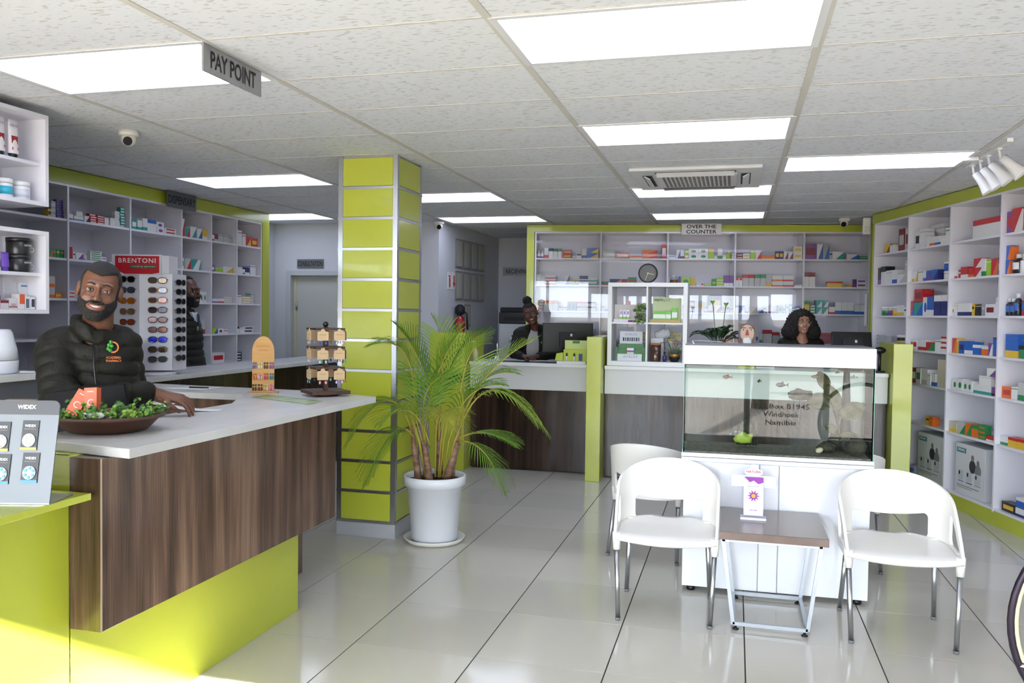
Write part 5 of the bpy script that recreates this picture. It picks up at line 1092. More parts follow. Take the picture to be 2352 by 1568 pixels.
# diffusers
def diffuser(label, loc, k=1.):
    t = thing('aroma_diffuser', label, 'diffuser', loc, 0, 'white aroma diffusers'); D_ = mat('#e2e4ec', .22, coat=.4); MB().lathe([(.085 * k, 0), (.095 * k, .008), (.098 * k, .07 * k), (.097 * k, .075 * k)], n=30).build('base', D_, t); MB().lathe([(.0975 * k, .078 * k), (.09 * k, .14 * k), (.068 * k, .235 * k), (.058 * k, .25 * k), (.05 * k, .252 * k), (0, .245 * k)], n=30).build('cover', D_, t); MB().torus((0, -.093 * k, .045 * k), .014, .002, 'Y', 16, 5).build('button_ring', STEEL, t)
diffuser('white teardrop diffuser beside the sunglasses display', (-4.07, 4.98, 1.10), 1.02); diffuser('white teardrop diffuser on the back ledge at the picture edge', (-3.70, 3.55, 1.232), .92)
cbw = MB().tube([(-3.62, 3.60, 1.24), (-3.58, 3.66, 1.236), (-3.60, 3.75, 1.236), (-3.66, 3.82, 1.24)], .004, 6).build('power_cable', mat('#e4e4e4', .4)); tag(cbw, 'white cable of the diffuser on the back ledge', 'cable')
pbg = thing('paper_bag', 'brown paper bag with white label on the low shelf under the back ledge', 'bag', (-3.42, 3.42, 1.02), _yaw); mb = MB().box(-.1, -.05, 0, .1, .05, .1); mb.v = [(p[0] * (1 - .25 * (p[2] > .05)), p[1] * (1 - .6 * (p[2] > .05)), p[2]) for p in mb.v]; mb.build('bag_body', mat('#9a7a58', .8, bump=(30, .8)), pbg); MB().box(-.03, -.056, .02, .04, -.05, .07).build('label', mat('#dcdce0', .6), pbg)
MB().box(-.13, -.08, -.03, .16, .08, 0).build('support_shelf', mat('#565b66', .5), pbg)
# ------------------------------------------------------------------ cosmetics on the wall shelves (local x along +Y, front at y=0)
def wtube(label, u, z, w, h, col, cap, band=None, box=WB1, txt=None):
    t = thing('cream_tube', label, 'tube', basis(box) @ Vector((u, .07, z)), box.rotation_euler.z, 'tubes on the wall shelves'); n = 16; mb = MB(); vs = []
    for i in range(5):
        f = i / 4; zz = .022 + (h - .022) * f; rx = w / 2; ry = w * .32 * (1 - f) + .002
        for j in range(n): a = 2 * PI * j / n; vs.append((rx * math.cos(a), ry * math.sin(a), zz))
    mb._add(vs, [(i * n + j, i * n + (j + 1) % n, (i + 1) * n + (j + 1) % n, (i + 1) * n + j) for i in range(4) for j in range(n)] + [tuple(range(4 * n, 5 * n))], 0, True); mb.build('body', mat(col, .35), t); MB().lathe([(w * .36, 0), (w * .36, .024), (w * .3, .026)], n=16, sy=.85).build('cap', mat(cap, .35), t)
    if band:
        for (z0, z1, c) in band: MB().box(-w * .30, -w * .32 * (1 - z0 / h) - .001, z0, w * .30, -w * .1 * (1 - z1 / h), z1).build('printed_band', mat(c, .45), t)
    if txt: text(txt, mat('#8a8a90', .5), t, (0, -w * .12, h * .86), (1, 0, 0), (0, 0, 1), w=w * .8, world=False)
for k, u in enumerate((-.25, -.165)): wtube('cream tube with red pomegranate print, %s on the upper wall shelf' % ('outer one' if k == 0 else 'nearer the shelf end'), u, 2.361, .062, .20, '#ece6e6', '#15151a', [(.04, .055, '#c22a34'), (.075, .115, '#8a1c22')], WB1, 'clinic')
tubs = [('WB', -.30, .062, .105, '#5f7fc0', 'white tub with blue label'), ('W', -.205, .068, .10, '#3ab0c8', 'white tub with turquoise label'), ('W', -.10, .075, .098, '#2f6ab0', 'white tub with blue stripe nearest the shelf end')]
for _, u, r2, h, c, nm in tubs:
    t = thing('supplement_tub', nm + ' on the upper wall shelf', 'tub', basis(WB1) @ Vector((u, .09, 2.148)), WB1.rotation_euler.z, 'supplement tubs'); r = r2 / 1.6; MB().lathe([(r * .96, 0), (r, .006), (r, h * .72), (r * .94, h * .76)], n=24).build('body', mat('#e9e9ec', .3), t); MB().lathe([(r * 1.01, h * .77), (r * 1.01, h), (r * .9, h * 1.01), (0, h * 1.01)], n=24).build('lid', mat('#f0f0f0', .3), t); MB().lathe([(r * 1.008, h * .18), (r * 1.008, h * .6)], n=24).build('label', mat(c if nm[-1] != 'd' else '#dfe2ea', .4), t)
bj = thing('cosmetic_jar', 'dark lidded jar with green label at the picture edge, upper wall shelf', 'jar', basis(WB1) @ Vector((-.33, .08, 2.361)), WB1.rotation_euler.z); MB().lathe([(.03, 0), (.031, .07)], n=20).build('body', mat('#e4e6e0', .35), bj); MB().lathe([(.0315, .012), (.0315, .03)], n=20).build('label', mat('#3f8a3a', .4), bj); MB().lathe([(.031, .072), (.031, .115), (0, .116)], n=20).build('lid', BLACKM, bj)
wtube('white tube with orange base at the picture edge, lower wall shelf', -.335, 1.766, .052, .15, '#ece8ec', '#d8922c', [(.05, .1, '#5a3a9a')], WB2); wtube('white tube with purple flower print, lower wall shelf', -.285, 1.766, .052, .125, '#ece8f0', '#6a4aa8', [(.06, .09, '#5a3a9a')], WB2); wtube('short purple tube on the lower wall shelf', -.22, 1.766, .05, .098, '#6a4ab0', '#5a3aa0', None, WB2)
for k in range(2):
    t = thing('cream_tub', 'black ribbed tub with white print, %s of the pair on the lower wall shelf' % ('lower' if k == 0 else 'upper'), 'tub', basis(WB2) @ Vector((-.115, .09, 1.766 + k * .091)), WB2.rotation_euler.z, 'black tubs'); MB().lathe([(.056, 0), (.058, .004), (.058, .068), (.056, .07)], n=28).build('body', mat('#1d1d20', .3), t); MB().lathe([(.0595, .071), (.0595, .09), (0, .0905)], n=28).build('lid', mat('#17171a', .35), t)
    text('epimax', mat('#d8d8dc', .5), t, (.005, -.0588, .05), (1, 0, 0), (0, 0, 1), w=.05, world=False, bold=.01); MB().torus((.045, -.045, .03), .012, .0016, 'Y', 14, 5).build('drop_print', mat('#d8d8dc', .5), t)
def wbox(label, u, w, h, d, col, acc=None, txt=None, v=.06):
    t = thing('skincare_box', label, 'box', basis(WB2) @ Vector((u, v, 1.568)), WB2.rotation_euler.z, 'boxes on the lowest wall shelf'); MB().box(0, 0, 0, w, d, h).build('carton', mat(col, .4), t)
    for (a, b, c, d_, cl) in acc or (): MB().box(a * w, -.001, b * h, c * w, 0, d_ * h).build('print', mat(cl, .45), t)
    if txt: text(txt[0], mat(txt[1], .5), t, (w / 2, -.0012, h * .4), (1, 0, 0), (0, 0, 1), h=txt[2], world=False)
wbox('orange C serum box at the picture edge, lowest wall shelf', -.35, .042, .092, .04, '#d8582c', None, ('C', '#f0dccc', .03)); wbox('orange C serum box standing second, lowest wall shelf', -.305, .042, .092, .04, '#d8582c', None, ('C', '#f0dccc', .03))
wbox('maroon topped low box, lowest wall shelf', -.258, .05, .045, .04, '#d4ccd2', [(0, .7, 1, 1, '#7a2436')]); wbox('pink dark topped box behind, lowest wall shelf', -.255, .045, .072, .03, '#8a3a4a', None, None, .11); wbox('pale SOS box with red line, lowest wall shelf', -.205, .052, .058, .04, '#d8d6d8', [(0, .15, 1, .25, '#b02a3a')], ('SOS', '#5a5a60', .012)); wbox('white box with orange wave, lowest wall shelf', -.15, .045, .08, .04, '#e6e2e0', [(.3, .35, 1, 1, '#d8582c')])
wbox('white box with dark scribble print, lowest wall shelf', -.102, .034, .07, .04, '#e6e6ea', [(.2, .1, .8, .8, '#5a6478')]); wbox('white box with black bottle print, lowest wall shelf', -.066, .03, .065, .04, '#e6e6ea', [(.25, .2, .9, .85, '#1a1a1e')]); wbox('tall pale carton behind the small boxes, lowest wall shelf', -.115, .04, .145, .04, '#d8d8de', None, None, .14); wbox('tall white carton at the end of the lowest wall shelf', -.072, .048, .142, .04, '#e8e8ec', [(.1, .86, .9, .92, '#5a8ac8'), (.2, .06, .7, .11, '#8a2a34')], None, .12)
# ------------------------------------------------------------------ rear counter things
cs = thing('cube_shelf', 'white two-by-two open cube shelf standing on the rear counter', 'shelf', (-1.19, 8.10, 1.097)); CW_ = mat('#e9e9e6', .35); W2, H2, D2_ = .755, .80, .36
for b, nm in (((0, 0, 0, .04, D2_, H2), 'side_panel'), ((W2 - .04, 0, 0, W2, D2_, H2), 'side_panel'), ((.04, 0, H2 - .04, W2 - .04, D2_, H2), 'top_panel'), ((.04, 0, 0, W2 - .04, D2_, .045), 'bottom_panel'), ((.368, 0, .045, .384, D2_, H2 - .04), 'divider'), ((.04, 0, .404, .368, D2_, .42), 'shelf_board'), ((.384, 0, .404, W2 - .04, D2_, .42), 'shelf_board')): MB().box(*b).build(nm, CW_, cs, bevel=.0015)
def C_(x, y, z): return basis(cs) @ Vector((x, y, z))
ck = thing('round_clock', 'round grey clock with black rim and brass hands on the cube shelf', 'clock', C_(.37, .1, .80)); MB().lathe([(.085, -.02), (.092, -.02), (.094, .0), (.092, .022), (.082, .022), (.082, .012), (0, .012)], n=40).xf(Matrix.Translation((0, 0, .094)) @ Matrix.Rotation(PI / 2, 4, 'X')).build('case', BLACKM, ck); MB().cyl((0, -.012, .094), (0, -.0135, .094), .081, n=36).build('face', mat('#5a5a58', .5), ck)
BRS = mat('#d8c48a', .4); MB().box(-.0025, -.018, 0, .0025, -.016, .06).build('hour_hand', BRS, ck, loc=(0, 0, .094), rot=(0, 1.8, 0)); MB().box(-.002, -.020, 0, .002, -.018, .074).build('minute_hand', BRS, ck, loc=(0, 0, .094), rot=(0, 3.5, 0)); MB().cyl((0, -.014, .094), (0, -.022, .094), .007, n=12).build('hub', BRS, ck)
nd_ = thing('remedy_display', 'pale counter display card with three small green-white boxes in the cube shelf', 'display box', C_(.05, .06, .421)); MB().box(0, .06, 0, .25, .066, .17).build('back_card', mat('#cfc8c2', .5), nd_); MB().box(.105, .055, .17, .155, .06, .205).build('header_card', mat('#d8a8b0', .5), nd_); MB().box(0, 0, 0, .25, .06, .028).build('tray', mat('#e2dce6', .45), nd_); MB().box(.14, -.001, 0, .21, 0, .02).build('purple_print', mat('#8a2a7a', .5), nd_)
for k in range(3):
    t = thing('remedy_box', 'small white box with green base, %s in the pale display tray' % ORDN7[k], 'box', C_(.105 + .034 * k, .075, .45), 0, 'small remedy boxes'); MB().box(0, 0, 0, .03, .025, .088).build('carton', mat('#eeeef0', .4), t); MB().box(0, -.0006, 0, .03, 0, .02).build('green_band', mat('#8ac23c', .45), t); MB().box(.006, -.0006, .045, .024, 0, .075).build('print', mat('#b08ac0', .5), t)
gp = thing('succulent', 'trailing round-leaved green plant in the upper cube', 'plant', C_(.30, .02, .43)); random.seed(4); sp_ = MB()
for k in range(60): a = random.uniform(0, 2 * PI); r = random.uniform(0, .06); h = random.uniform(-.02, .17); sp_.sphere((r * math.cos(a), r * math.sin(a) * .6 - .01, h), random.uniform(.012, .02), 8, random.choice((0, 0, 1)), (1, 1, .8))
sp_.build('leaves', [mat('#7f9658', .55), mat('#5a7040', .6)], gp, kind='stuff'); MB().lathe([(.03, -.01), (.036, .05)], n=14).build('pot', mat('#3a3a34', .6), gp)
sg = thing('lozenge_display', 'pale green display stand with wavy top card in the upper cube', 'display box', C_(.42, .05, .421)); MB().prism([(0, .07, 0), (.27, .07, 0), (.27, .07, .235), (.2, .07, .232), (.08, .07, .25), (.0, .07, .245)], (0, .004, 0)).build('back_card', mat('#bcc99a', .5), sg); MB().box(-.02, 0, 0, .27, .065, .03).build('tray', mat('#b8a464', .6), sg)
text('septo', mat('#1e2a20', .5), sg, (.055, .069, .215), (1, 0, 0), (0, 0, 1), w=.085, world=False, bold=.015); text('gard', mat('#7a8a70', .5), sg, (.13, .069, .213), (1, 0, 0), (0, 0, 1), w=.06, world=False)
for k, (x, z, w, h, nm) in enumerate(((.01, .03, .115, .08, 'wide'), (.127, .03, .05, .08, 'narrow'), (.185, .035, .05, .105, 'tall'))):
    t = thing('lozenge_box', '%s white-green box in the pale green display tray' % nm, 'box', C_(.42 + x, .075, .421 + z), 0, 'boxes in the green display'); MB().box(0, 0, 0, w, .03, h).build('carton', mat('#e9ece6', .4), t); MB().box(0, -.0008, h * .62, w, 0, h).build('green_band', mat('#6fbf3a', .45), t); MB().box(0, -.0008, 0, w, 0, h * .12).build('green_band', mat('#6fbf3a', .45), t)
av = thing('supplement_display', 'white and dark green stepped display box in the lower cube', 'display box', C_(.075, .05, .046)); AG = mat('#3f7a44', .45); MB().box(.03, .075, .16, .25, .08, .285).build('header_card', mat('#d4d8e2', .45), av); MB().box(.0, 0, 0, .02, .1, .13).build('side', AG, av); MB().box(.265, 0, 0, .285, .1, .13).build('side', AG, av); MB().box(.02, .06, 0, .265, .075, .165).build('tray_back', AG, av); MB().box(.02, .03, 0, .265, .036, .11).build('tray_step', AG, av); MB().box(.02, -.004, 0, .255, 0, .07).build('front_card', mat('#dcdfe6', .45), av); MB().box(.02, -.005, .065, .255, -.004, .07).build('lime_edge', mat('#a4cc6a', .5), av)
text('AVALIFE', mat('#9a9aa2', .5), av, (.14, .0748, .255), (1, 0, 0), (0, 0, 1), w=.12, world=False); text('AVALIFE', mat('#9a9aa2', .5), av, (.145, -.0045, .042), (1, 0, 0), (0, 0, 1), w=.14, world=False)
for k in range(8): MB().box(.06 + k * .021, .0735, .19, .074 + k * .021, .0748, .225).build('printed_bottle', mat(('#2a2a30', '#5a6a7a')[k % 2], .5), av)
t = thing('supplement_carton', 'small white carton with red-blue stripe in the dark green display', 'box', C_(.185, .06, .10)); MB().box(0, 0, 0, .065, .02, .07).build('carton', mat('#e6e6ea', .4), t); MB().box(0, -.0008, .03, .033, 0, .048).build('print', mat('#c2304a', .5), t); MB().box(.033, -.0008, .03, .065, 0, .048).build('print', mat('#3a6ac8', .5), t)
jr = thing('storage_jar', 'brown filled glass jar with wooden lid in the lower cube', 'jar', C_(.455, .1, .046)); MB().lathe([(.05, 0), (.052, .004), (.052, .155)], n=24).build('jar_body', mat('#4a2a20', .2, coat=.6), jr); MB().lathe([(.053, .156), (.053, .174), (0, .175)], n=24).build('lid', mat('#a8743c', .6), jr)
tx = thing('tissue_box', 'white tissue box with drooping tissue behind the jar in the lower cube', 'tissue box', C_(.40, .2, .046)); MB().box(0, 0, 0, .12, .1, .22).build('carton', mat('#dcdee4', .5), tx); mb = MB().sphere((.09, .05, .26), .07, 14, 0, (1.1, .4, .75)); mb.v = [(p[0] + (p[2] - .22) * .4, p[1], p[2] + .012 * math.sin(p[0] * 110)) for p in mb.v]; mb.build('tissue', mat('#d2d4d8', .7), tx)
pp_ = thing('potted_sprig', 'frosted green sprig with red berries in a black pot with brass rim', 'plant', C_(.635, .1, .046)); MB().lathe([(.035, 0), (.055, .04), (.055, .048)], n=20).build('pot', BLACK, pp_); MB().lathe([(.0555, .048), (.056, .075), (.05, .076), (.045, .06), (0, .06)], n=20).build('pot_rim', mat('#b88a4a', .3, metal=.8), pp_); random.seed(8); sp_ = MB()
for k in range(46):
    a = random.uniform(0, 2 * PI); e = random.uniform(.2, 1.4); L = random.uniform(.06, .13); d_ = Vector((math.cos(a) * math.cos(e), math.sin(a) * math.cos(e) * .7, math.sin(e))); b_ = Vector((0, 0, .07)); sp_.tube([b_, b_ + d_ * L * .6, b_ + d_ * L], [.004, .003, .001], 5)
sp_.build('needles', mat('#5f7358', .7), pp_, kind='stuff'); [MB().sphere((dx, -.03, z), .007, 8).build('berry', mat('#b02a30', .4), pp_) for dx, z in ((.01, .15), (.03, .165), (.0, .17))]; MB().tube([(-.02, 0, .1), (-.06, 0, .19), (-.13, 0, .18), (-.16, 0, .15)], .003, 6).build('bare_twig', mat('#2a2a24', .7), pp_)
bb = thing('blue_bottle', 'small dark blue bottle between the jar and the potted sprig', 'bottle', C_(.545, .06, .046)); MB().lathe([(.018, 0), (.02, .05), (.01, .065), (.01, .08)], n=14).build('body', mat('#1a2260', .15, coat=.5), bb); MB().cyl((0, 0, .08), (0, 0, .095), .011, n=12).build('cap', BLACK, bb)
# peace lily
pl_ = thing('peace_lily', 'dark leafy peace lily with green spathes behind the fish tank', 'plant', (-.15, 8.42, 1.097)); MB().lathe([(.07, 0), (.1, .2), (.095, .205), (0, .19)], n=22).build('pot', mat('#d8d8d2', .5), pl_); random.seed(15); LG = mat('#1f3d18', .35, coat=.2)
def lilyleaf(b, d, L, w, m, name):
    d = Vector(d).normalized(); s_ = d.cross(Vector((0, 0, 1))); s_ = s_.normalized() if s_.length > .1 else Vector((1, 0, 0)); vs = []; n = 9
    for i in range(n + 1):
        f = i / n; c = Vector(b) + d * L * f + Vector((0, 0, -.5 * L * f ** 2.6)); ww = w * (math.sin(PI * max(0, (f - .28) / .72)) ** .8 if f > .28 else .02)
        for k in (-1, 0, 1): vs.append(tuple(c + s_ * ww * k + Vector((0, 0, .25 * ww * abs(k)))))
    o = MB()._add(vs, [(i * 3 + k, i * 3 + k + 1, i * 3 + k + 4, i * 3 + k + 3) for i in range(n) for k in range(2)], 0, True).build(name, m, pl_); q = o.modifiers.new('t', 'SOLIDIFY'); q.thickness = .0015
for k in range(30): a = 2 * PI * k / 30 * 2.3; e = random.uniform(.65, 1.3); lilyleaf((.02 * math.cos(a), .02 * math.sin(a), .2), (math.cos(a) * math.cos(e), .7 * math.sin(a) * math.cos(e), math.sin(e)), random.uniform(.3, .43), random.uniform(.035, .05), LG, 'leaf')
for x, h in ((-.06, .62), (.06, .60)): MB().tube([(0, 0, .1), (x * .6, -.02, .35), (x, -.03, h)], .004, 6).build('flower_stalk', mat('#4a6a30', .5), pl_); lilyleaf((x, -.03, h - .06), (x * .6, -.1, 1), .15, .024, mat('#8aa84a', .45), 'spathe')
# tissue carton with printed face
fb = thing('printed_tissue_box', 'tissue carton printed with eyes and red nose standing on a lime box', 'tissue box', (.115, 8.36, 1.097)); MB().box(-.075, -.05, 0, .075, .05, .225).build('lime_box', mat('#c2cc3a', .45), fb); MB().box(-.08, -.03, .225, .08, .04, .42).build('carton', mat('#6a5a52', .5), fb); MB().sphere((0, -.03, .33), .055, 16, 0, (1.2, .06, 1.5)).build('printed_face', mat('#d8b49a', .5), fb); mb = MB().sphere((0, -.045, .255), .045, 12, 0, (1, .5, .9)); mb.v = [(p[0], p[1], p[2] + .008 * math.sin(p[0] * 150)) for p in mb.v]; mb.build('tissue', mat('#eceaea', .7), fb); MB().prism([(-.018, -.036, .31), (.018, -.036, .31), (.006, -.036, .365), (-.006, -.036, .365)], (0, -.003, 0)).build('printed_nose', mat('#a8402c', .5), fb)
for s in (-1, 1): MB().sphere((s * .035, -.036, .362), .016, 12, 0, (1, .1, .6)).build('printed_eye', mat('#e6e2de', .5), fb); MB().sphere((s * .035, -.038, .362), .008, 10, 0, (1, .1, 1)).build('printed_iris', mat('#4a5a50', .5), fb); MB().box(s * .035 - .022, -.038, .378, s * .035 + .022, -.036, .385).build('printed_brow', mat('#3a2a24', .6), fb)
yb = thing('flyer_box', 'low yellow-white carton beside the printed tissue box', 'box', (.20, 8.34, 1.097)); MB().box(0, 0, 0, .17, .08, .235).build('carton', mat('#dfe0e6', .45), yb); MB().box(0, -.001, .2, .17, 0, .235).build('yellow_band', mat('#c8cc3a', .45), yb)
def monitor(label, loc, rz, w, h, tiltx):
    t = thing('monitor', label, 'monitor', loc, rz, 'counter monitors'); MB().box(-.1, -.08, 0, .1, .08, .012).build('base', BLACKM, t, bevel=.003); MB().box(-.03, -.03, .012, .03, .0, .16).build('neck', BLACKM, t)
    MB().box(-w / 2, -.016, -h / 2, w / 2, .016, h / 2).build('screen_back', BLACK, t, bevel=.006, loc=(0, .012, .10 + h / 2), rot=(tiltx, 0, 0)); MB().box(-.09, -.04, -.09, .09, -.014, .06).build('rear_housing', BLACKM, t, loc=(0, .012, .10 + h / 2), rot=(tiltx, 0, 0)); MB().box(.02, -.042, .02, .04, -.0405, .045).build('sticker', mat('#d8d8d8', .5), t, loc=(0, .012, .10 + h / 2), rot=(tiltx, 0, 0))
monitor('black monitor turned to the receptionist on the rear counter', (-1.64, 8.42, 1.097), _yaw + .12, .52, .30, .08); monitor('black monitor beside the woman with glasses', (1.06, 8.40, 1.097), _yaw - .1, .36, .26, -.25)
sc_ = thing('barcode_scanner', 'black barcode scanner on the counter beside the lime end post', 'scanner', (1.27, 8.2, 1.097)); MB().sphere((0, 0, .2), .045, 14, 0, (1.2, .9, .7)).build('head', BLACK, sc_); MB().cyl((0, 0, 0), (0, 0, .18), .014, n=10).build('neck', BLACK, sc_); MB().cyl((0, 0, 0), (0, 0, .015), .05, n=18).build('base', BLACK, sc_)
dm = thing('desk_mat', 'dark desk mat on the rear counter before the receptionist', 'mat', (-2.05, 8.30, 1.0975)); MB().box(-.28, -.10, 0, .42, .12, .004).build('mat_sheet', mat('#3a3d40', .3), dm); MB().sphere((.02, -.02, .012), .03, 12, 0, (.8, 1.2, .5)).build('mouse', BLACK, dm)
ld = thing('lime_display', 'lime counter display with two small roller bottles on the rear counter', 'display box', (-1.56, 8.18, 1.097)); LD = mat('#b8c83a', .45); MB().box(-.14, -.01, 0, .15, .12, .025).build('stand_board', mat('#e6e6e6', .4), ld); MB().box(-.08, .03, .025, .15, .1, .14).build('carton', LD, ld); MB().box(-.08, .095, .14, .15, .1, .23).build('back_card', mat('#c6d080', .5), ld); MB().box(.0, .09, .2, .07, .0945, .225).build('green_label', mat('#2f7a3a', .5), ld); MB().prism([(-.16, -.0, .03), (-.085, .03, .03), (-.085, .03, .11), (-.145, .0, .10)], (0, -.003, 0)).build('side_flap', LD, ld)
for x in (-.045, .03): MB().cyl((x, .02, .03), (x, .02, .075), .01, n=10).build('roller_bottle', mat('#e4e4e0', .3), ld); MB().cyl((x, .02, .075), (x, .02, .105), .009, n=10).build('bottle_cap', BLACK, ld)
MB().box(.075, .02, .03, .11, .03, .10).build('blue_pack', mat('#2a3a8a', .45), ld)
sn = thing('pump_bottle', 'clear pump bottle with white nozzle on the rear counter before the lime panel', 'bottle', (-2.56, 8.22, 1.097)); MB().lathe([(.028, 0), (.03, .1), (.012, .13), (.012, .15)], n=16).build('body', mat('#b9c08a', .2, coat=.5), sn); MB().tube([(0, 0, .15), (0, 0, .2), (-.03, -.01, .2)], .005, 6).build('nozzle', mat('#f0f0f0', .4), sn)
hs = thing('card_stand', 'small white acrylic card stand on the rear counter by the palm fronds', 'stand', (-2.33, 8.2, 1.097)); MB().prism([(-.035, 0, 0), (.035, 0, 0), (.018, .02, .06), (-.012, .02, .06)], (0, .004, 0)).build('card', mat('#e8eaf0', .3), hs); MB().cyl((0, .03, 0), (0, .03, .19), .006, n=8).build('rod', CHROME, hs)
# printer and cabinet in the alcove
fc = thing('filing_cabinet', 'white filing cabinet in the receiving alcove', 'cabinet', (-2.79, 10.85, 0)); MB().box(-.19, -.25, 0, .2, .25, 1.455).build('body', mat('#c4c6ca', .5), fc)
for k in range(3): d_ = MB().box(-.165, -.262, .06 + k * .46, .175, -.25, .48 + k * .46).build('drawer', mat('#cbcdd0', .5), fc); MB().box(-.05, -.275, .3 + k * .46, .06, -.262, .33 + k * .46).build('handle', STEEL, d_)
MB().box(-.03, -.264, 1.15, .13, -.262, 1.32).build('notice', mat('#e6e6e6', .6), fc); MB().box(-.02, -.266, 1.29, .12, -.264, 1.31).build('notice_text', INK, fc)
pr_ = thing('office_printer', 'black office printer on the filing cabinet', 'printer', (-2.79, 10.82, 1.456)); MB().box(-.2, -.2, 0, .2, .22, .15).build('body', BLACK, pr_, bevel=.01); MB().box(-.19, -.18, .15, .19, .2, .215).build('scanner_lid', BLACKM, pr_, bevel=.012); MB().box(-.13, -.21, .045, .13, -.199, .09).build('paper_slot', mat('#050506', .6), pr_)
# hoop at the picture edge
hp = thing('hoop_stand', 'dark round metal hoop stand with cream lining at the picture edge', 'stand', (1.09, 2.62, 0)); MB().torus((0, 0, .735), .325, .010, 'Y', 56, 10).build('hoop', mat('#2a2230', .3, metal=.6), hp); MB().torus((0, .004, .735), .312, .008, 'Y', 56, 8).build('lining', mat('#cfc8a0', .5), hp); MB().cyl((-.3, 0, .61), (.3, 0, .61), .010, n=10).build('crossbar', CHROME, hp); MB().cyl((0, 0, .02), (0, 0, .415), .014, n=10).build('post', CHROME, hp); MB().cyl((0, 0, 0), (0, 0, .02), .15, n=24).build('base', BLACKM, hp)
# ------------------------------------------------------------------ medicine packs on the shelves
PAL = dict(W='#e9e7e6', L='#c3c4bf', G='#2f8a50', g='#a4cc3c', B='#2f63b8', b='#7fb2dd', N='#28306e', R='#c22a2e', D='#7c2430', O='#e2702a', Y='#e2b93a', P='#7d4a94', p='#d49ac0', T='#2f9a94', K='#1b1b1e', C='#cfc6b0', H='#7a4e2a', S='#9fa3a8')
CNAME = dict(W='white', L='pale grey', G='green', g='lime', B='blue', b='light blue', N='navy', R='red', D='maroon', O='orange', Y='yellow', P='purple', p='pink', T='teal', K='black', C='beige', H='brown', S='silver')
_PK = {}
def packmat(code):
    if code in _PK: return _PK[code]
    a, b, st = lin(PAL[code[0]]), lin(PAL[code[1]]), int(code[2])
    m, nt, p, out = newmat('pack_print_' + code[:3]); L = nt.links.new; p.inputs['Roughness'].default_value = .38
    tc = nd(nt, 'ShaderNodeTexCoord'); sp = nd(nt, 'ShaderNodeSeparateXYZ'); L(tc.outputs['Generated'], sp.inputs[0])
    def mth(op, x, y=None):
        n = nd(nt, 'ShaderNodeMath', operation=op)
        for i, q in enumerate((x, y)):
            if q is None: continue
            if isinstance(q, (int, float)): n.inputs[i].default_value = q
            else: L(q, n.inputs[i])
        return n.outputs[0]
    X, Z = sp.outputs[0], sp.outputs[2]
    def band(v, lo, hi): return mth('MULTIPLY', mth('GREATER_THAN', v, lo), mth('LESS_THAN', v, hi))
    if st == 0: mk = band(Z, .8, .86)
    elif st == 1: mk = mth('LESS_THAN', Z, .3)
    elif st == 2: mk = mth('GREATER_THAN', Z, .7)
    elif st == 3: mk = mth('MULTIPLY', band(Z, .28, .72), band(X, .12, .88))
    elif st == 4: mk = mth('GREATER_THAN', mth('ADD', X, mth('MULTIPLY', Z, -.8)), .25)
    elif st == 5:
        dx = mth('SUBTRACT', X, .5); dz = mth('SUBTRACT', Z, .45); mk = mth('LESS_THAN', mth('ADD', mth('MULTIPLY', dx, dx), mth('MULTIPLY', dz, dz)), .07)
    else: mk = mth('GREATER_THAN', mth('FRACT', mth('MULTIPLY', Z, 3.)), .62)
    mx = nd(nt, 'ShaderNodeMix', data_type='RGBA'); mx.inputs[6].default_value = a; mx.inputs[7].default_value = b; L(mk, mx.inputs[0])
    # small print: broken lines
    mp = nd(nt, 'ShaderNodeMapping'); mp.inputs['Scale'].default_value = (9, 1, 14); L(tc.outputs['Generated'], mp.inputs[0]); n = nd(nt, 'ShaderNodeTexNoise'); n.inputs['Scale'].default_value = 1.6; n.inputs['Detail'].default_value = 2; L(mp.outputs[0], n.inputs[0])
    pr_ = mth('MULTIPLY', mth('MULTIPLY', mth('GREATER_THAN', n.outputs[0], .64), mth('GREATER_THAN', mth('FRACT', mth('MULTIPLY', Z, 6.)), .45)), .42)
    dark = sum(a[:3]) < .9; m2 = nd(nt, 'ShaderNodeMix', data_type='RGBA'); m2.inputs[7].default_value = lin('#dedede' if dark else '#4a4a58'); L(pr_, m2.inputs[0]); L(mx.outputs[2], m2.inputs[6]); L(m2.outputs[2], p.inputs['Base Color'])
    _PK[code] = m; return m
ORDN = ['first', 'second', 'third', 'fourth', 'fifth', 'sixth', 'seventh', 'eighth', 'ninth', 'tenth', 'eleventh', 'twelfth', 'thirteenth', 'fourteenth', 'fifteenth', 'sixteenth']
_boxme = {}
def packobj(unit, u, v, z, w, d, h, code, label, group, typ):
    nm = {'b': 'medicine_bottle', 'j': 'medicine_tub'}.get(typ, 'medicine_carton')
    if typ == 'b':
        r = w / 2; mb = MB().lathe([(r * .92, 0), (r, h * .04), (r, h * .62), (r * .45, h * .76), (r * .42, h * .8)], n=14); me = mb.mesh(nm, packmat(code))
        o = link(nm, me, None); MB().lathe([(r * .52, h * .79), (r * .52, h), (0, h)], n=12).build('cap', mat('#e8e6e2', .4), o)
    elif typ == 'j':
        r = w / 2; me = MB().lathe([(r, 0), (r, h * .8), (r * .96, h * .82)], n=18).mesh(nm, packmat(code)); o = link(nm, me, None); MB().lathe([(r * 1.02, h * .81), (r * 1.02, h), (0, h)], n=18).build('lid', mat('#e8e6e2', .4), o)
    else:
        o = link(nm, MB().box(-w / 2, 0, 0, w / 2, d, h).mesh(nm, packmat(code)), None); 
    M = basis(unit) @ Matrix.Translation((u, v + (w / 2 if typ in 'bj' and typ else 0), z)); o.location = M.translation; o.rotation_euler = (0, 0, unit.rotation_euler.z + random.uniform(-.03, .03))
    return tag(o, label, {'b': 'bottle', 'j': 'tub'}.get(typ, 'medicine box'), group)
QUEUE = []
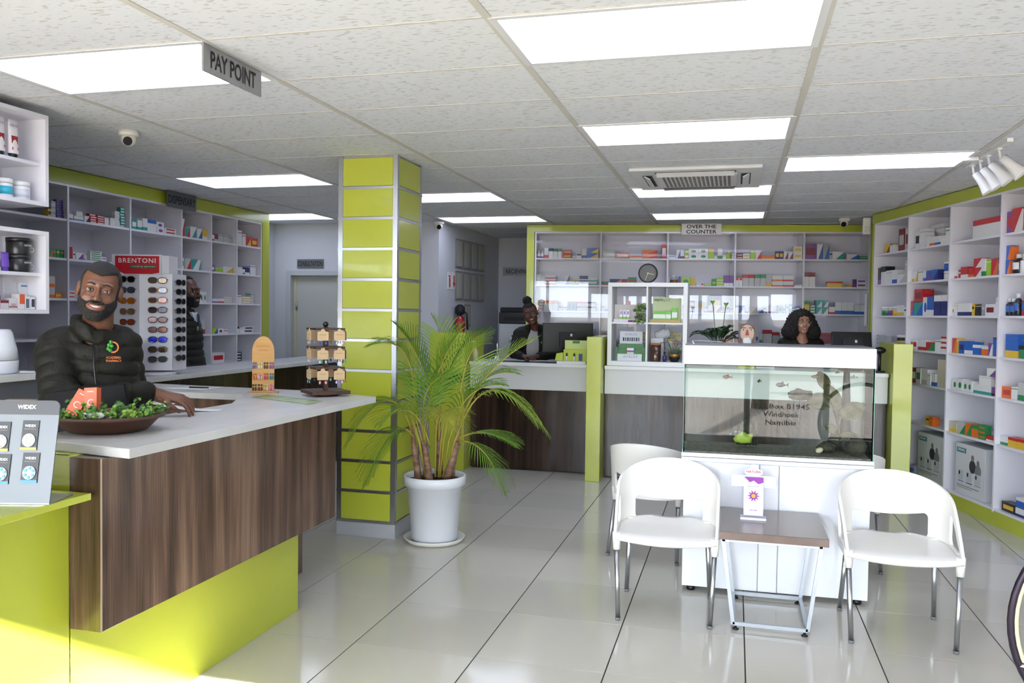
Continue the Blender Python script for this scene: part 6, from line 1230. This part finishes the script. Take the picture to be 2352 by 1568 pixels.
def shelfload(unit, bays, uname, div, zrow, rowname, spec, X0s, su, sh, dep=.30):
    """spec: {bay: 'x0 x1 h code [n] [^dz] | ...'} read off along each shelf"""
    for bay, s in spec.items():
        col = 0; last = div[bay] + .012
        for tok in s.split('|'):
            q = tok.split(); x0, x1, h = float(q[0]), float(q[1]), float(q[2]); code = q[3]; typ = code[3:] ; n = 1; dz = 0
            for e in q[4:]:
                if e[0] == '^': dz = float(e[1:])
                else: n = int(e)
            a = div[bay] + .012 + (x0 - X0s[bay]) * su[bay]; b = div[bay] + .012 + (x1 - X0s[bay]) * su[bay]
            a = max(a, div[bay] + .011); b = min(b, div[bay + 1] - .011); w = b - a - .003; hh = h * sh[bay]
            if w < .012: continue
            back = a < last - .012 and not dz
            d = min(.16, max(.03, (.75 if not typ else 1) * min(w, hh) + .02)); v = .03 if not back else .03 + .14
            if not back and not dz: last = max(last, b)
            col += 1; cname = CNAME[code[0]].replace(' ', '-') + ('-' + CNAME[code[1]].replace(' ', '-') if code[1] != code[0] else '')
            for k in range(n):
                pos = ORDN[min(col, 16) - 1] + ' along' + ((', ' + ORDN[k] + ' up') if n > 1 else '')
                kind = {'b': 'bottle', 'j': 'tub'}.get(typ, 'carton')
                lab = '%s medicine %s, %s, %s shelf, %s bay of %s' % (cname, kind, pos, rowname, ORDN[bays[bay]], uname)
                QUEUE.append((unit, (a + b) / 2 + (random.uniform(-.002, .002) if n > 1 else 0), v + random.uniform(0, .01), zrow + dz + k * (hh + .0005) + .0005, w, d, hh, code, lab, 'medicines on the ' + uname, typ))
random.seed(5)
ROWN = ['top', 'second', 'third', 'fourth', 'fifth', 'sixth', 'lowest']
# rear shelving
c1, c3_ = .00087, .000837; ID5 = {i: i for i in range(6)}
X1 = {0: 90, 1: 985, 2: 95, 3: 1070, 4: 575 + 1505}; SU = {0: c1, 1: c1, 2: c3_, 3: c3_, 4: c3_}
OT = [
 {0: '95 145 95 WP1b|145 193 95 WP1b|193 253 142 WR1|253 318 135 WN2|318 380 130 WG2|380 440 130 WG2|440 578 55 RY3 2|578 632 30 WB1|637 705 55 WK2|715 780 128 WB1|780 940 70 BY4 2',
  1: '985 1165 27 LW6 4|1168 1365 70 OW3|1370 1530 45 OW1|1535 1740 58 OR4 2|1795 1860 200 RW3',
  2: '98 195 45 WB4|200 258 125 WB4|258 315 120 WD1|318 370 65 gW3 2|370 510 72 WG5 2|510 645 72 WG5 2|645 720 145 gY2|722 770 45 WL0|772 838 148 WG1|840 890 50 WL0|890 960 110 gY0b|970 1030 75 WL0',
  3: '1075 1165 38 DW6 2|1168 1265 38 WY1 2|1267 1335 118 gW0|1335 1418 118 WR4|1420 1600 50 OY1|1607 1660 110 NY3|1660 1713 110 NY3|1715 1778 110 WD4|1778 1847 105 WD4|1850 2030 88 WY3 2',
  4: '2080 2245 215 PD3|2245 2325 210 WB4|2325 2410 210 SB4|2410 2455 110 LB0|2455 2615 110 WT4|2643 2805 75 WB4|2810 2980 45 GW4'},
 {0: '85 150 135 WL0|150 212 115 WL0|212 362 42 WR1 3|365 470 40 WB4|472 545 130 WB4|545 683 65 GY2|685 805 62 NW1 2|805 930 50 WT1 2',
  1: '975 1090 48 GR1|1095 1250 85 NO4|1255 1340 28 DR6 3|1342 1467 55 GR1 2|1467 1560 20 NR4|1690 1720 20 DR6',
  2: '85 120 90 WR6|120 238 150 HL2b|240 272 130 BR6|272 410 125 gG5|410 475 130 YL0|485 550 50 WL0|550 590 45 WR3|595 695 35 gW0|700 760 100 Gg6|760 862 38 gW1 3|865 942 150 PW1|942 1020 150 PW1',
  3: '1070 1120 120 WR2|1120 1168 120 WR2|1170 1252 165 LR2|1252 1328 165 LR2|1330 1408 165 LG2|1408 1487 165 LG2|1487 1566 165 LY1|1567 1715 75 WO1 2|1717 1860 75 WR1 2|1865 1990 30 WR0',
  4: '2060 2150 200 WD2|2150 2235 200 WD2|2390 2605 75 YR2|2655 2720 35 YR0|2740 2785 110 PD0|2787 2923 55 WP3 2'},
 {0: '75 130 40 YO1 3|130 190 40 WR0 3|193 262 140 WO2|262 325 140 WO2|325 395 140 WO2|400 460 75 WD4|460 520 70 WB5|522 580 130 SB5|580 640 130 SB5|650 790 62 WR2 2|790 915 62 WN2 2',
  1: '985 1030 70 WO2|1035 1120 90 WB1|1500 1570 110 GT6|1575 1640 90 LK6',
  2: '330 370 90 PW1|375 465 70 WB1|375 470 95 PY3 ^.06|470 610 95 LY4 ^.06|470 600 70 WL0|600 650 60 WP1|655 735 100 WR1|690 865 250 NY3|740 832 105 WR4|832 895 40 WR1|897 955 105 LD4|957 1010 85 LG0',
  3: '1050 1128 105 WP2|1130 1210 105 BW4|1212 1265 80 WB1|1265 1370 85 WL4|1370 1460 75 LB4|1460 1500 95 LB0|1500 1630 95 WP1|1655 1725 110 LT3|1725 1763 90 LT4|1763 1805 130 WT4|1805 1847 130 TW4|1850 1893 90 BW4|1893 1955 105 BW4|1960 2010 115 LT2',
  4: '2058 2175 180 GY3|2175 2240 115 GW6|2243 2333 95 TW4 2|2333 2420 95 TW4 2|2423 2505 100 WR1|2505 2590 165 WB1|2590 2675 165 WB1|2675 2760 165 WB1|2763 2830 130 WB1|2830 2900 130 WB1|2900 2960 95 RB1'},
 {0: '470 580 58 NW5 3|620 705 60 NW5 2|745 835 145 WN4|835 915 150 SP5',
  1: '1000 1060 100 YW3|1500 1570 120 YW3|1575 1650 120 YW3',
  2: '100 160 130 YK3|165 225 130 YK3|230 290 36 YW6 3|830 900 110 WR1|905 1000 60 OG4',
  3: '1075 1140 125 BR1|1315 1345 65 WB5|1350 1410 125 WB5|1410 1460 125 WT1|1465 1585 180 WR2|1590 1690 150 LR2|1692 1735 130 WG1',
  4: '2310 2455 75 RP1 2|2460 2530 45 WB6 3|2765 2890 150 RW4'}]
for r, (z, sp) in enumerate(zip((2.262, 1.943, 1.63, 1.285), OT)): shelfload(otc, ID5, 'rear shelving', OTC_D, z, ROWN[r], sp, X1, SU, SU)
# wall shelving at right
RX = {0: 45, 1: 490, 2: 15, 3: 600}; RXb = {0: 15, 1: 450, 2: 170, 3: 745}; RU = {0: .00173, 1: .00140, 2: .00131, 3: .00117}; RH = {0: .00084, 1: .0008, 2: .00083, 3: .00078}
RT = [
 {0: '130 200 110 YH4|200 260 90 WL0|300 375 255 DL3|380 465 250 LD3', 1: '530 590 200 WK3|525 700 270 WL0|590 655 215 WL0|678 715 150 WL0|720 790 105 WO1|790 850 100 WB1|855 915 95 WL0|915 990 170 WG0', 2: '225 560 180 WR2', 3: '605 660 210 PR3|660 770 230 RW4|770 900 225 RY4|905 1000 200 YB4'},
 {0: '38 85 205 KP1|90 150 215 WK2|150 230 160 WL0|235 290 160 WB1|290 395 100 WL4|395 450 250 LW0', 1: '490 530 125 WY1|535 575 130 WY4|580 640 130 WG0|650 690 120 WP1|690 750 115 BP4|750 840 120 BN4|875 975 90 WB0j|875 975 95 BN0j ^.075', 2: '15 65 85 WR1|70 100 85 RW0|105 185 110 RW1|190 245 90 RO1|245 335 90 RW4 2|340 385 160 WG1|385 435 160 gW0|440 510 160 RO4|510 548 150 BY3', 3: '600 650 140 BO4 2|650 735 190 KW3b|740 800 190 WR0b|800 860 195 WP0b|865 920 195 WP0b'},
 {0: '90 160 105 GL2j|160 230 105 PL2j|230 300 105 YL2j|300 390 120 WY1|390 430 95 WK0', 1: '465 535 170 RB4|540 650 150 TB4|530 640 150 RD3 ^.125|650 715 210 WB5|715 795 215 BW1|800 880 225 NW2|885 960 225 NW2', 2: '2 30 110 WR6|35 75 120 WY0|75 240 125 WN1|240 270 120 YK0|270 350 110 KL0|355 390 110 SL0|395 495 110 WD3|495 540 170 WL0', 3: '600 645 170 KB3b|645 692 170 KB3b|695 750 215 KB3b|752 843 215 RB3b|850 930 215 RB3b'},
 {0: '15 50 140 LS6|50 160 45 SW6 3|165 220 60 RW0|250 355 150 YK2j|360 420 80 SW6', 1: '455 500 120 WR3|500 555 120 WR3|560 665 120 WR1|670 765 95 RG4|790 860 130 WG0|770 860 80 BN3|865 935 165 WR6', 2: '180 230 150 RO4|230 260 150 YW0|262 330 125 BN3|330 420 120 BW1|420 505 95 BW2|450 600 170 BN2|510 590 85 OW2|595 635 120 PW4|640 700 160 BP4', 3: '750 880 225 BY1|890 1000 120 GK2|885 960 170 BG0|1005 1080 150 GW2'},
 {1: '490 550 175 DW3|555 620 175 WG3|620 700 170 WL1|700 750 130 WL0|750 800 135 WB1|830 925 300 CL0|805 845 70 WB1j|855 890 110 WL0', 2: '155 215 110 WG5|220 285 115 WG5|285 340 105 WG5|340 395 105 WG5|400 600 85 WT1|470 595 90 WL0 ^.071|555 650 80 WP4 ^.147|605 645 80 PK1|650 685 170 OY0', 3: '715 825 110 OR3|830 885 120 WG0|890 945 170 LG1|945 1005 165 LG1|1005 1070 200 LG1'},
 {1: '695 740 95 YK4|742 790 100 OR0', 2: '135 230 105 CY1|235 330 115 LG4|330 395 120 OG4|395 475 115 OG2|480 560 45 GO6 3|565 640 50 RW1', 3: '690 775 85 WG1|775 885 90 YR2|890 1000 95 YR2|870 1030 240 YW0j'},
 {3: '750 900 90 KY3|905 1010 80 WN1|905 1010 95 BW2 ^.064'}]
RXb[3] = 715
for r, (z, sp) in enumerate(zip((2.24, 1.93, 1.615, 1.30, .99, .63, .13), RT)):
    xx = RX if r < 3 else dict(RXb); 
    if r >= 4: xx[2] = 135; xx[3] = 690 if r == 5 else 715
    shelfload(rgt, ID5, 'wall shelving', RDV, z, ROWN[r], sp, xx, RU, RH)
# dispensary shelving
DX = {0: 75 - 640, 1: 335, 2: 1065, 3: 78, 4: 360, 5: 612}; DU = {0: .0008, 1: .00095, 2: .00113, 3: .00166, 4: .00182, 5: .00196}; DH = {0: .00066, 1: .00066, 2: .00071, 3: .00099, 4: .00104, 5: .00109}
DT = [
 {0: '75 118 90 YK3|120 180 190 LS6|185 285 30 NP3 7', 1: '335 365 110 WG3|365 420 70 WB1|425 530 60 WB1|445 520 55 WL0 ^.041|535 595 75 WK4|600 680 28 RW3 4|685 775 26 RW3 4|780 835 95 WL0|840 905 100 WL0|908 968 24 WL6 8|970 1028 36 TW3 7', 2: '1060 1105 120 OW6|1105 1165 125 TW3|1165 1220 120 WT1|1225 1283 155 WT1|1283 1395 150 WB2|1395 1490 70 WP5 2|1490 1635 40 WR3 2',
  3: '80 122 170 WR4|124 175 90 TR4|180 240 110 WT4|240 290 100 WB4|290 335 100 YW1', 4: '362 405 60 WR1|405 440 70 DL1|440 495 75 LG0|495 550 75 LG0|550 588 60 LB0', 5: '613 645 140 WL0|645 678 140 WR0|680 712 110 WR0|712 770 90 RY4|770 828 85 RY3'},
 {0: '85 135 100 GO4|135 180 100 GO4|180 225 100 GY4|225 275 95 GO4', 1: '325 410 28 RD3 5|415 440 90 WK0|445 530 85 WP4|540 585 85 WL1b|605 742 24 WG3 5|745 800 60 WP0|905 1020 75 WL0', 2: '1065 1105 55 WL0 3|1110 1180 45 WR0|1355 1525 26 gW3 2|1535 1630 55 LO1 2', 3: '80 120 105 WG3|125 180 105 LR4|180 245 105 TW4|245 275 100 WT4', 4: '362 410 60 PW3|412 488 40 gW0|488 585 60 WY4', 5: '613 685 65 WL0|687 712 50 WB1|714 755 70 NW1|765 820 100 WB0'},
 {0: '85 165 125 LO1 2|170 262 65 OY3', 1: '335 360 180 RW6|362 435 45 WR6 2', 3: '235 265 110 GW0|265 300 105 WG5|300 328 105 WG5', 4: '362 385 95 PD0|387 450 40 WP1|450 500 45 WR1|500 580 60 LW6', 5: '614 635 120 YW2b|637 675 80 WK0|680 765 22 WY1 3|767 800 110 LG0'},
 {3: '250 322 150 LR1', 4: '362 390 55 OY1|390 440 60 gB4|440 495 50 WD5|495 535 40 WR0', 5: '613 655 60 WK2|657 695 50 WL0|697 795 30 WK3 2'},
 {3: '290 322 100 GL0', 4: '362 390 70 LK0|392 505 100 WR3|508 570 35 LS0', 5: '613 680 28 KW3 3'}]
for r, (z, sp) in enumerate(zip((2.275, 1.968, 1.656, 1.343, 1.045), DT)): shelfload(dsp, ID5, 'dispensary shelving', DDV, z, ROWN[r], sp, DX, DU, DH)
def _seen(q):
    p_ = basis(q[0]) @ Vector((q[1], q[2], q[3])); k = 1. if q[0] is not rgt else .62
    return q[4] * q[6] * k / (p_ - Vector((0, 0, CAMH))).length_squared + (9 if q[10] else 0)
QUEUE.sort(key=_seen, reverse=True)
for q in QUEUE[:325]: packobj(*q)
rest = MB(); rm = []; ri = {}
for (unit, u, v, z, w, d, h, code, lab, grp, typ) in QUEUE[325:]:
    B_ = basis(unit); idx = []
    for c in code[:2]:
        if c not in ri: ri[c] = len(rm); rm.append(mat(PAL[c], .4))
        idx.append(ri[c])
    mb = MB().box(u - w / 2, v, z, u + w / 2, v + d, z + h, idx[0]); st_ = int(code[2]); z0, z1 = {1: (.0, .3), 2: (.7, 1.), 3: (.28, .72), 6: (.3, .6)}.get(st_, (.55, .75))
    mb.box(u - w * .4, v - .0006, z + h * z0, u + w * .4, v + .001, z + h * z1, idx[1]); mb.xf(B_); o0 = len(rest.v)
    rest.v += mb.v; rest.f += [tuple(i + o0 for i in f) for f in mb.f]; rest.m += mb.m; rest.sm += mb.sm
tag(rest.build('medicine_cartons', rm), 'smallest medicine cartons packed in rows along all three shelvings', 'medicine boxes', None, 'stuff')
# two big oxygen concentrator boxes on the lowest shelf
def bigbox(u0, label, m=.62):
    p_ = basis(rgt) @ Vector((u0, .04, .131)); t = thing('equipment_box', label, 'box', p_, rgt.rotation_euler.z, 'large white equipment boxes')
    w, d, h = .44, .30, .42; MB().box(0, 0, 0, w, d, h).build('carton', mat('#dcdde0', .45), t, bevel=.002)
    MB().box(.02, -.002, h - .075, .16, 0, h - .035).build('teal_badge', mat('#2f7f8a', .5), t); text('DEDAKJ', mat('#f0f0f0', .5), t, (.09, -.0025, h - .055), (1, 0, 0), (0, 0, 1), w=.105, world=False, bold=.03)
    SK, DK = mat('#8a7a74', .6), mat('#3a3a44', .6)
    for dx, dk in ((.26, DK), (.34, mat('#7c8088', .6))):
        MB().sphere((dx, 0, h - .10 - (dx - .26) * .4), .026, 12, 0, (.85, .08, 1.1)).build('printed_head', SK, t); MB().sphere((dx, 0, h - .17 - (dx - .26) * .3), .05, 14, 0, (1, .04, 1.1)).build('printed_torso', dk, t)
    for k in range(3):
        x = .05 + k * .125; MB().box(x, -.002, .12, x + .085, 0, .20).build('printed_device', mat('#c8cbd2', .5), t); MB().box(x + .01, -.003, .16, x + .03, 0, .19).build('printed_screen', BLACK, t); MB().box(x, -.003, .105, x + .085, 0, .11).build('printed_line', mat(('#4a6ab8', '#1c1c22', '#9a9aa0')[k], .5), t)
    MB().box(.03, -.002, .07, .36, 0, .076).build('printed_line', mat('#8a8a90', .5), t); MB().box(.03, -.002, .055, .26, 0, .059).build('printed_line', mat('#8a8a90', .5), t)
bigbox(.735 + .22, 'large white equipment box half hidden behind the chair back'); bigbox(1.49 + .12, 'large white equipment box fully in view on the lowest shelf')
pb = thing('plastic_bag', 'clear plastic bag with blue caps lying before the hidden equipment box', 'bag', basis(rgt) @ Vector((.86, .05, .131)), rgt.rotation_euler.z)
mb = MB().sphere((0, .03, .03), .1, 14, 0, (1., .5, .55)); mb.v = [(p[0], p[1], max(0, p[2] * (1 + .3 * math.sin(p[0] * 60)))) for p in mb.v]; mb.build('film', mat('#b9bcc4', .25), pb)
for q in ((-.04, -.03, .06), (.04, -.035, .05)): MB().cyl((q[0], q[1] + .01, q[2]), (q[0], q[1] - .012, q[2]), .018, n=12).build('cap', mat('#2c4fb0', .4), pb)
# ------------------------------------------------------------------ pieces of parts go under their part
HOSTS = {'zip': ['jacket'], 'emblem': ['jacket'], 'orange_emblem': ['jacket'], 'green_emblem': ['jacket'], 'foot_cap': ['leg'], 'foot': ['leg', 'body'], 'lens': ['rim'], 'print': ['card', 'carton', 'wrapper'], 'green_band': ['carton'], 'yellow_band': ['carton'], 'colour_strip': ['card'],
         'battery': ['blister_disc'], 'burnt_lettering': ['arch_panel'], 'printed_head': ['carton'], 'printed_torso': ['carton'], 'printed_device': ['carton'], 'printed_screen': ['carton'], 'printed_line': ['carton'], 'teal_badge': ['carton'], 'printed_eye': ['carton'], 'printed_iris': ['carton'], 'printed_brow': ['carton'],
         'printed_nose': ['carton'], 'printed_face': ['carton'], 'printed_bottle': ['header_card'], 'drop_print': ['body'], 'label': ['body', 'bag_body'], 'printed_band': ['body'], 'flower_print': ['leaflet'], 'flower_centre': ['leaflet'], 'purple_print': ['leaflet', 'tray'], 'notice_text': ['notice'], 'paper_slot': ['body'],
         'green_label': ['red_header', 'back_card'], 'lime_edge': ['front_card'], 'sensor_window': ['housing'], 'button_ring': ['base'], 'bottle_cap': ['roller_bottle'], 'grille_gap': ['grille_plate'], 'grille_rib': ['grille_plate'], 'lettering': ['jacket', 'plate', 'red_header', 'header', 'card', 'carton', 'body', 'back_card', 'front_card', 'header_card', 'leaflet'], 'symbol': ['plate'], 'hub': ['face'], 'spot_arm': ['spot_head'], 'leg_socket': ['shell'], 'pane_handle': ['sliding_pane'], 'earring': ['card']}
def _base(o): return o.name.split('.')[0]
def _ctr(o): return sum((Vector(c) for c in o.bound_box), Vector()) / 8 + o.location
for t in [o for o in COL.objects if o.type == 'EMPTY' and o.parent is None]:
    kids = list(t.children); plain = [k for k in kids if k.location.length < 1e-6 and Vector(k.rotation_euler).length < 1e-6]
    for k in kids:
        for hn in HOSTS.get(_base(k), ()):
            hs_ = [h for h in plain if _base(h) == hn and h is not k]
            if hs_:
                k.parent = min(hs_, key=lambda h: (_ctr(h) - _ctr(k)).length); break
